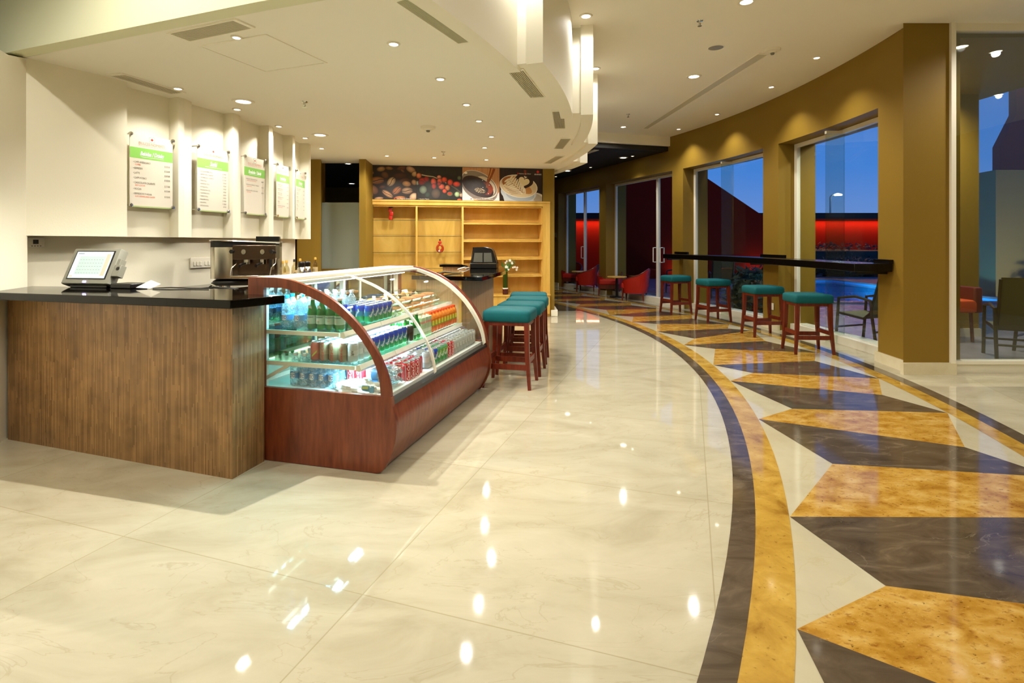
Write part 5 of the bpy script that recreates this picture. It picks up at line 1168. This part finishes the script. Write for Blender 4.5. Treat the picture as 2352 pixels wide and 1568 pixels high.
# curved front glass and its ribs
gl = [(x-.016, z_-.012) for x, z_ in arc_o if z_ > .43]
def sheet(y0, y1, name, m, th=.006):
    b_ = MB(); k = len(gl); b_.add([(x, y0, z_) for x, z_ in gl]+[(x, y1, z_) for x, z_ in gl], [(i, i+k, i+k+1, i+1) for i in range(k-1)]); return b_.build(name, m, case, angle=80)
sheet(.004, .675, 'front_glass', M['clear']); sheet(.685, LEN-.004, 'front_glass', M['clear'])
def rib(y0, y1, w_=.014, off=0, name='glass_rib'):
    b_ = MB(); k = len(gl)
    o_ = [(x+.003, z_+.003) for x, z_ in gl]; i_ = [(x-w_*.7, z_-w_*.7) for x, z_ in gl]
    b_.sweep(o_+i_[::-1], y0, y1); b_.build(name, M['white_metal'], case, angle=50)
rib(.672, .688); rib(LEN-.03, LEN-.004, .03); rib(.002, .008, .02)
b = MB(); b.box(-.856, -.60, .0, LEN, 1.135, 1.158); b.box(-.856, -.55, .0, LEN, 1.118, 1.135); b.build('top_panel', M['white_metal'], case, bevel=.003)
b = MB(); b.box(-.78, -.62, .02, LEN-.02, 1.105, 1.12); b.build('light_housing', M['pw'], case)
# side panes in the end openings
for y in (-.012, LEN+.010):
    b = MB(); b.sweep([(-.742, .46), (.085, .46)]+arc_i[1:]+[(-.742, 1.097)], y, y+.004); b.build('end_glass', M['clear'], case)
# rear sliding mirror doors with white frames
for y0, y1, x in ((.02, .66, -.835), (.62, 1.28, -.825), (1.25, 1.88, -.835)):
    b = MB(); b.box(x-.004, x, y0+.02, y1-.02, .48, 1.10); dr = b.build('rear_door', M['mirror'], case)
    b = MB(); b.box(x-.006, x+.006, y0, y0+.025, .46, 1.11); b.box(x-.006, x+.006, y1-.025, y1, .46, 1.11); b.box(x-.006, x+.006, y0, y1, .46, .485); b.box(x-.006, x+.006, y0, y1, 1.09, 1.115); b.build('door_frame', M['white_metal'], dr)
# posts, shelves with front rails and lamps
for y in (.035, .93, 1.86):
    b = MB(); b.box(-.80, -.765, y-.015, y+.015, .455, 1.12); b.build('post', M['white_metal'], case)
    for z_, xf in ((.83, -.235), (.63, -.125)):
        b = MB(); b.box(-.78, xf, y-.008, y+.008, z_-.036, z_-.010); b.build('shelf_bracket', M['white_metal'], case)
b = MB(); b.bar((-.78, .035, .50), (-.60, .035, .60), .012, .022, side=(0, 1, 0)); b.build('strut', M['white_metal'], case)
for z_, xf in ((.83, -.215), (.63, -.105)):
    b = MB(); b.box(-.785, xf, .03, LEN-.03, z_-.008, z_-.001); b.build('glass_shelf', M['shelf_glass'], case)
    for y0, y1, m_ in ((.03, .49, 0), (.50, 1.20, 0), (1.21, LEN-.03, 1)):
        b = MB(); b.sweep([(xf-.012, z_-.040), (xf+.016, z_-.046), (xf+.024, z_-.03), (xf+.012, z_-.002), (xf-.012, z_-.009)], y0, y1); b.build('shelf_rail', M['white_metal'], case)
    for y0, y1, m_ in ((.04, .68, 'tube'), (.70, LEN-.04, 'tube_warm')):
        b = MB(); b.tube([(xf-.03, y0, z_-.026), (xf-.03, y1, z_-.026)], .008, 8); b.build('light_tube', M[m_], case)
for y0, y1, m_ in ((.04, .68, 'tube'), (.70, LEN-.04, 'tube_warm')):
    b = MB(); b.tube([(-.68, y0, 1.098), (-.68, y1, 1.098)], .008, 8); b.build('light_tube', M['tube_top'], case)
    for xf, z_, p_ in ((-.60, 1.085, 2.5), (-.27, .785, 6), (-.16, .585, 6)):
        l_ = area('case_light', (xf, (y0+y1)/2, z_), (0, 0, 0), .03, y1-y0, p_*(4.5 if m_ == 'tube' else 3.6), (.32, .78, 1.0) if m_ == 'tube' else (1, .94, .74), case)
b = MB()
for x, y in ((.06, .05), (.06, LEN-.06), (-.80, .05), (-.80, LEN-.06)): b.cyl((x, y), .018, 0, .02, 10)
b.build('foot', M['chrome'], case)
b = MB(); b.box(-.78, .02, .55, 1.0, .456, .459); b.build('deck_tray', M['steel'], case)
# ================================================================ DRINKS
def bent_text(mb, body, size, r_, zc, phi, rot, col, sx_=.8, shear=.25):
    me = text_mesh(body, size, 'CENTER', shear, .0004, sx_)
    vs = []
    for v in me.vertices:
        x, y = v.co.x, v.co.y-size*.35
        c_, s_ = cos(R(rot)), sin(R(rot)); x, y = x*c_-y*s_, x*s_+y*c_
        a = R(phi)+x/r_; vs.append((r_*cos(a), r_*sin(a), zc+y))
    mb.add(vs, [tuple(p.vertices) for p in me.polygons], 0, col)
CANS = {}
WH, COKE = (1, 1, 1), h('#c8101a')
def can_mesh(kind):
    if kind in CANS: return CANS[kind]
    pal = {'red': ('#c4141c', '#c4141c', '#c4141c'), 'gold': ('#8a7858', '#93805f', '#7d6b4c'), 'silver': ('#b9bcb6', '#c9cbc4', '#a9aca6'), 'lemon': ('#1c3fae', '#1f6f8c', '#108a4c'), 'green': ('#5aa04a', '#6fb45a', '#2f8a3c'),
           'pink': ('#b25a44', '#b8624a', '#a84f3a'), 'dark': ('#2b2622', '#2b2622', '#2b2622'), 'mint': ('#a7c9a0', '#b9d4ac', '#93bd92')}[kind]
    c_ = [h(p) for p in pal]
    b_ = MB(); b_.lathe([(.025, 0), (.031, .006), (.033, .014), (.033, .045), (.033, .078), (.033, .106), (.0275, .117)], 16, cols=[c_[2], c_[2], c_[2], c_[1], c_[0], c_[0]])
    f_ = -90
    if kind in ('red', 'gold'):
        for ph in (f_, f_+130, f_-120): bent_text(b_, 'Coca-Cola', .030, .0334, .060, ph, 90, WH if kind == 'red' else h('#b3201a'), .9)
        if kind == 'red':
            for ph in (f_+36, f_-36): b_.add([(.0334*cos(R(ph+4*sin(k*.5)+w_)), .0334*sin(R(ph+4*sin(k*.5)+w_)), .016+k*.009) for k in range(11) for w_ in (0, 6)], [(2*k, 2*k+1, 2*k+3, 2*k+2) for k in range(10)], 0, h('#e8e2e0'))
    if kind in ('lemon', 'green'):
        for ph in (f_, f_+120, f_-120): bent_text(b_, 'Sprite', .024, .0334, .062, ph, 55, WH, .95, .3); b_.add([(.0333*cos(R(ph+22+9*cos(k))), .0333*sin(R(ph+22+9*cos(k))), .088+.008*sin(k)) for k in range(6)], [(0, 1, 2, 3, 4, 5)], 0, h('#d8d43a'))
    if kind == 'silver':
        for ph in (f_+20, f_+150): bent_text(b_, 'light', .022, .0334, .060, ph, 90, h('#4a3f3a'), .9)
    if kind == 'pink': b_.add([(.0334*cos(R(f_+k*5)), .0334*sin(R(f_+k*5)), .03+.003*k+w_) for k in range(-2, 10) for w_ in (0, .012)], [(2*k, 2*k+1, 2*k+3, 2*k+2) for k in range(11)], 0, h('#a8b83c'))
    o = b_.build('drink_can', [M['can']], angle=50)
    t2 = MB(); t2.lathe([(.0275, .117), (.0272, .1215), (.0255, .1215), (.0245, .118), (0, .118)], 16); t2.add([(-.008, -.012, .1195), (.008, -.012, .1195), (.008, .010, .1195), (-.008, .010, .1195)], [(0, 1, 2, 3)]); l_ = t2.build('lid', M['cantop'], o)
    CANS[kind] = o; o['_first'] = 1
    return o
NAMES = {'red': 'red', 'gold': 'gold-brown', 'silver': 'silver', 'lemon': 'blue and green', 'green': 'light green', 'pink': 'pink', 'dark': 'dark', 'mint': 'pale mint'}
def put(o, x, y, z_, label, cat, group, rz=None, rx=0):
    loc = cs(x, y, z_); a = CA+R(random.uniform(-35, 35)) if rz is None else CA+rz
    if o.get('_first') is not None: del o['_first']; q_ = o
    else: q_ = dup(o, loc)
    q_.location = loc; q_.rotation_euler = (rx, 0, a) if not rx else (rx, 0, a)
    q_['label'] = label; q_['category'] = cat; q_['group'] = group
    return q_
ORD = ['first', 'second', 'third', 'fourth', 'fifth', 'sixth', 'seventh', 'eighth', 'ninth', 'tenth', 'eleventh', 'twelfth', 'thirteenth', 'fourteenth', 'fifteenth']
SH = {.83: 'upper glass shelf', .63: 'lower glass shelf', .456: 'case floor'}
# lower shelf: near block, six columns deep, silver and gold in the front row
xs = [-.438, -.371, -.304, -.237, -.170]
front = ['pink', 'gold', 'gold', 'gold', 'silver']
for i, x in enumerate(xs):
    put(can_mesh(front[i]), x, .085, .63, '%s soda can in the end row, lower glass shelf, %s from left' % (NAMES[front[i]], ORD[i]), 'can', 'soda cans on the lower glass shelf', 0)
ny = 10
for j in range(ny):
    y = .155+j*.0685
    for i, x in enumerate(xs):
        kind = 'lemon' if (i == 4 and j > 1) or (i >= 2 and j > 2) else ('silver' if (i+j) % 2 else 'pink' if i == 0 else 'silver')
        if j == 0 and i == 4: kind = 'silver'
        if i == 4: lb = '%s soda can at the lower glass shelf front edge, %s from near end' % (NAMES[kind], ORD[j+1])
        else: lb = '%s soda can packed on the lower glass shelf, %s row, %s from rear' % (NAMES[kind], ORD[j+1], ORD[i])
        put(can_mesh(kind), x, y, .63, lb, 'can', 'soda cans on the lower glass shelf' if i == 4 else 'packed %s cans, lower glass shelf' % NAMES[kind], R(70) if i == 4 else None)
put(can_mesh('dark'), -.15, .845, .63, 'single dark soda can at the end of the blue and green cans', 'can', None)
# tall green bottles
def bottle_mesh(kind):
    k_ = 'b'+kind
    if k_ in CANS: return CANS[k_]
    if kind == 'green':
        b_ = MB(); b_.lathe([(.028, 0), (.033, .008), (.033, .10), (.028, .125), (.014, .16), (.0125, .185), (.015, .187), (.015, .198)], 16); o = b_.build('glass_bottle', M['green_glass'], angle=50)
        b_ = MB(); b_.lathe([(.0336, .035), (.0336, .09)], 16, cols=[h('#a9cdbb')]); bent_text(b_, 'S.PELLEGRINO', .011, .034, .078, -90, 0, h('#1d5a4c'), .9, 0); b_.lathe([(0, 0), (.010, 0)], 5, c=(0, -.0342, .055), col=h('#c8402c')); b_.build('paper_label', M['print'], o)
        b_ = MB(); n_ = 12; b_.add([(.015*cos(2*pi*k/n_), -.0245-.003*sin(2*pi*k/n_), .138+.017*sin(2*pi*k/n_)) for k in range(n_)], [tuple(range(n_))[::-1]]); b_.build('neck_label', mat('neck_label', '#dfe6d8', .5), o)
        b_ = MB(); b_.lathe([(.0155, .186), (.0165, .19), (.0155, .20), (0, .2015)], 14); b_.build('cap', mat('white_red_cap', '#e8dcd4', .4), o)
    elif kind in ('water', 'waterw'):
        b_ = MB(); b_.lathe([(.024, 0), (.033, .006), (.034, .03), (.0325, .04), (.034, .05), (.034, .10), (.034, .13), (.030, .155), (.016, .18), (.0125, .186), (.0125, .20)], 16); o = b_.build('plastic_bottle', M['pet'], angle=60)
        b_ = MB(); b_.lathe([(.0345, .05), (.0345, .085)], 18, cols=[h('#6aa6da')]); b_.add([(.035*cos(R(-90+k*9)), .035*sin(R(-90+k*9)), .068+w_*sqrt(max(0, 1-(k/4)**2))) for k in range(-4, 5) for w_ in (-.020, .020)], [(2*k, 2*k+2, 2*k+3, 2*k+1) for k in range(8)], 0, h('#e8f2f6')); bent_text(b_, 'ITO', .030, .0355, .068, -90, 0, h('#1c3a86'), .8, .1); b_.build('wrap_label', M['print'], o)
        b_ = MB(); b_.lathe([(.0145, .192), (.0145, .21), (0, .211)], 14); b_.build('cap', mat('cap_'+kind, '#2aa3e0' if kind == 'water' else '#f2efe8', .35), o)
    elif kind == 'juice':
        b_ = MB(); b_.lathe([(.026, 0), (.031, .008), (.031, .05), (.029, .08), (.031, .11), (.024, .14), (.014, .155), (.014, .16)], 16, cols=[h('#7a2a0c'), h('#c4521a'), h('#8aa03a'), h('#d86a14'), h('#e8861c'), h('#e8861c'), h('#e8861c')]); o = b_.build('juice_bottle', M['can'], angle=60)
        b_ = MB(); b_.lathe([(.0165, .152), (.0165, .172), (0, .173)], 14); b_.build('cap', mat('orange_cap', '#e0531a', .35), o)
        b_ = MB(); b_.add([(.0318*cos(R(-90+k*10)), .0318*sin(R(-90+k*10)), .06+w_) for k in range(-3, 4) for w_ in (0, .04)], [(2*k, 2*k+2, 2*k+3, 2*k+1) for k in range(6)]); b_.build('paper_label', mat('juice_label', '#e3d84a', .4), o)
    CANS[k_] = o; o['_first'] = 1
    return o
def put_b(kind, x, y, z_, label, group, rz=None): return put(bottle_mesh(kind), x, y, z_, label, 'bottle', group, rz)
# upper shelf near end
for i, (x, y, kd, s_) in enumerate([(-.665, .10, 'water', 'blue-capped water bottle nearest the rear of the upper glass shelf'), (-.60, .165, 'water', 'second blue-capped water bottle, set back on the upper glass shelf'), (-.563, .09, 'waterw', 'white-capped water bottle in the end row of the upper glass shelf'), (-.505, .165, 'waterw', 'white-capped water bottle behind the green bottles'), (-.70, .20, 'water', 'water bottle beside the rear post of the upper glass shelf')]):
    put_b(kd, x, y, .83, s_, 'water bottles on the upper glass shelf', 0)
for i, x in enumerate((-.462, -.395, -.330, -.264)): put_b('green', x, .085, .83, 'green mineral water bottle in the end row, upper glass shelf, %s from left' % ORD[i], 'green bottles at the near end', R(random.uniform(-12, 12)))
for j in range(4):
    for i in range(4):
        lb = 'water bottle packed mid upper shelf behind the green bottles, %s row, %s from front' % (ORD[j], ORD[i])
        put_b('waterw', -.46-i*.07, .27+j*.09, .83, lb, 'water bottles packed mid-shelf' if i else 'water bottles, front of mid-shelf block')
for j in range(5):
    for i in range(4):
        lb = 'blue and green soda can on the upper glass shelf, %s row, %s from front' % (ORD[j], ORD[i])
        put(can_mesh('lemon'), -.25-i*.068, .42+j*.068, .83, lb, 'can', 'upper shelf front cans' if i == 0 else 'packed cans, upper glass shelf', R(60) if i == 0 else None)
# clear clamshell boxes, far half of the upper shelf
bx = None
k_ = 0
for j in range(5):
    for i in range(2):
        for l_ in range(2):
            nm_ = 'clear food box %s of the %s %s pile on the upper shelf' % (('at the bottom', 'on top')[l_], ORD[j], 'front' if i == 0 else 'rear')
            loc = cs(-.35-i*.20, .84+j*.20, .83+l_*.062)
            if bx is None:
                b = MB()
                b.add([(-.07, -.07, .001), (.07, -.07, .001), (.07, .07, .001), (-.07, .07, .001), (-.09, -.09, .035), (.09, -.09, .035), (.09, .09, .035), (-.09, .09, .035)], [(0, 3, 2, 1), (0, 1, 5, 4), (1, 2, 6, 5), (2, 3, 7, 6), (3, 0, 4, 7)])
                bx = b.build('food_box', M['pet2'])
                b = MB(); b.add([(-.07, -.07, .060), (.07, -.07, .060), (.07, .07, .060), (-.07, .07, .060), (-.09, -.09, .036), (.09, -.09, .036), (.09, .09, .036), (-.09, .09, .036)], [(0, 1, 2, 3), (0, 4, 5, 1), (1, 5, 6, 2), (2, 6, 7, 3), (3, 7, 4, 0)]); b.build('lid', M['pet2'], bx)
                b = MB(); b.rbox(-.055, .055, -.05, .05, .006, .034, .02); b.build('pastry', mat('pastry', '#c77f4e', .6, var=.3, vscale=30), bx)
                q_ = bx
            else: q_ = dup(bx, loc)
            q_.location = loc; q_.rotation_euler = (0, 0, CA); tag(q_, nm_, 'food box', 'clear food boxes on the upper shelf')
# lower shelf far half
for j in range(2):
    for i in range(4):
        put_b('green', -.16-i*.07, .92+j*.07, .63, 'green bottle on the lower glass shelf past the rib, %s row, %s from front' % (ORD[j], ORD[i]), 'green bottles, middle front' if i == 0 else 'packed green bottles, lower glass shelf')
def carton():
    if 'carton' in CANS: return CANS['carton']
    b_ = MB(); b_.box(-.028, .028, -.028, .028, 0, .15, 0, h('#b9d0a8')); b_.box(-.0285, .0285, -.0285, .0285, .03, .06, 0, h('#e3ecd8')); b_.box(-.0285, .0285, -.0285, .0285, .10, .12, 0, h('#d98a7a'))
    o = b_.build('drink_carton', M['can'], smooth=False, bevel=.003); b_ = MB(); b_.lathe([(.012, .15), (.012, .162), (0, .163)], 12); b_.build('cap', M['white'], o)
    CANS['carton'] = o; o['_first'] = 1; return o
for j in range(3):
    for i in range(3):
        put(carton(), -.155-i*.065, 1.06+j*.065, .63, 'pale green drink carton on the lower glass shelf, %s row, %s from front' % (ORD[j], ORD[i]), 'carton', 'front cartons' if i == 0 else 'packed cartons', 0)
for j in range(9):
    for i in range(4):
        put_b('juice', -.155-i*.066, 1.262+j*.066, .63, 'orange-capped juice bottle, %s row from the cartons, %s from front' % (ORD[j], ORD[i]), 'juice bottles, front row' if i == 0 else 'packed juice bottles', R(80) if i == 0 else None)
# case floor, near half
for j in range(3):
    for i, x in enumerate((-.60, -.53, -.46, -.39, -.32)):
        put_b('waterw', x, .10+j*.075, .4555, 'water bottle on the case floor near end, %s row, %s from left' % (ORD[j], ORD[i]), 'water bottles, case floor end row' if j == 0 else 'packed water bottles, case floor', 0 if j == 0 else None)
for i, (x, y) in enumerate([(-.25, .20), (-.19, .215), (-.13, .235), (-.07, .26), (-.25, .27), (-.19, .285)]): put(can_mesh('red'), x, y, .4555, 'red soda can on the case floor behind the white bag, %s of six' % ORD[i], 'can', 'red cans behind the bag', R([10, -15, 5, 20, 0, 0][i]))
for j in range(3):
    for i in range(3):
        put(can_mesh('red'), .045-i*.07, .395+j*.07, .4555, 'red soda can behind the shrink-wrapped bottles, %s row, %s from front' % (ORD[j], ORD[i]), 'can', 'red cans, front row' if i == 0 else 'packed red cans', R(50) if i == 0 else None)
put(can_mesh('red'), .03, .61, .4555, 'red soda can standing beside the glass rib of the display case', 'can', None, R(30)); put(can_mesh('red'), -.04, .625, .4555, 'red soda can set back from the glass rib of the display case', 'can', None, R(40))
# case floor, far half
seq = ['silver', 'silver', 'lemon', 'green', 'green', 'green', 'red', 'red']+['silver']*8
for j, kd in enumerate(seq):
    for i in range(4):
        put(can_mesh(kd), .035-i*.069, .74+j*.0685, .4555+.0035, '%s soda can, case floor past rib, %s row, %s from front' % (NAMES[kd], (ORD+['sixteenth'])[j], ORD[i]), 'can', 'long front row of cans' if i == 0 else 'packed %s cans, case floor' % NAMES[kd], R(65) if i == 0 else None)
# shrink-wrapped bottle pack lying at the glass, and the white bag
t = thing('bottle_pack', 'shrink-wrapped pack of water bottles lying behind the curved glass', 'bottle pack', cs(.0, .21, .456), CA)
for i in range(3):
    for l_ in range(2):
        b = MB(); b.M = Matrix.Translation((-.02+.0*l_, -.075+i*.068, .034+l_*.058)) @ Matrix.Rotation(R(90), 4, 'Y'); b.lathe([(.03, -.07), (.033, -.06), (.033, .04), (.02, .07), (.013, .08), (.013, .095), (0, .096)], 14); b.build('bottle', M['pet'], t)
        b = MB(); b.M = Matrix.Translation((-.02, -.075+i*.068, .034+l_*.058)) @ Matrix.Rotation(R(90), 4, 'Y'); b.lathe([(.0336, -.035), (.0336, .005)], 14, cols=[h('#3f8fd6')]); b.build('wrap_label', M['print'], t)
b = MB(); b.rbox(-.10, .09, -.12, .11, .001, .128, .03); b.build('shrink_wrap', M['pet2'], t)
t = thing('plastic_bag', 'white knotted plastic bag lying on the case floor at the end glass', 'bag', cs(-.12, .09, .456), CA)
b = MB(); n1, n2 = 14, 22; vs = []; rb = random.Random(5)
for i in range(n1+1):
    a = pi*i/n1/2
    for j in range(n2):
        ph = 2*pi*j/n2; w_ = 1+.10*sin(5*ph+i)+.06*rb.uniform(-1, 1); vs.append((.17*cos(a)*cos(ph)*w_, .075*cos(a)*sin(ph)*w_, .065*sin(a)*w_+.001))
b.add(vs, [(i*n2+j, i*n2+(j+1) % n2, (i+1)*n2+(j+1) % n2, (i+1)*n2+j) for i in range(n1) for j in range(n2)]); b.build('bag_body', mat('bag_white', '#f2f4ee', .35, bump=.3, bscale=25), t)
b = MB(); b.lathe([(.006, 0), (.012, .004), (.006, .014), (.02, .03)], 10, c=(.05, -.02, .055)); b.build('knot', M['white'], t)
b = MB(); b.add([(.04, -.072, .008), (.125, -.06, .008), (.12, -.046, .045), (.045, -.056, .048)], [(0, 1, 2, 3)], 0, h('#4c7a8c')); b.add([(.05, -.0725, .03), (.09, -.067, .03), (.088, -.061, .045), (.052, -.064, .046)], [(0, 1, 2, 3)], 0, h('#9a9a4a')); b.build('bag_label', M['print'], t)
for o in list(CANS.values()):
    if o.get('_first') is not None: bpy.data.objects.remove(o)
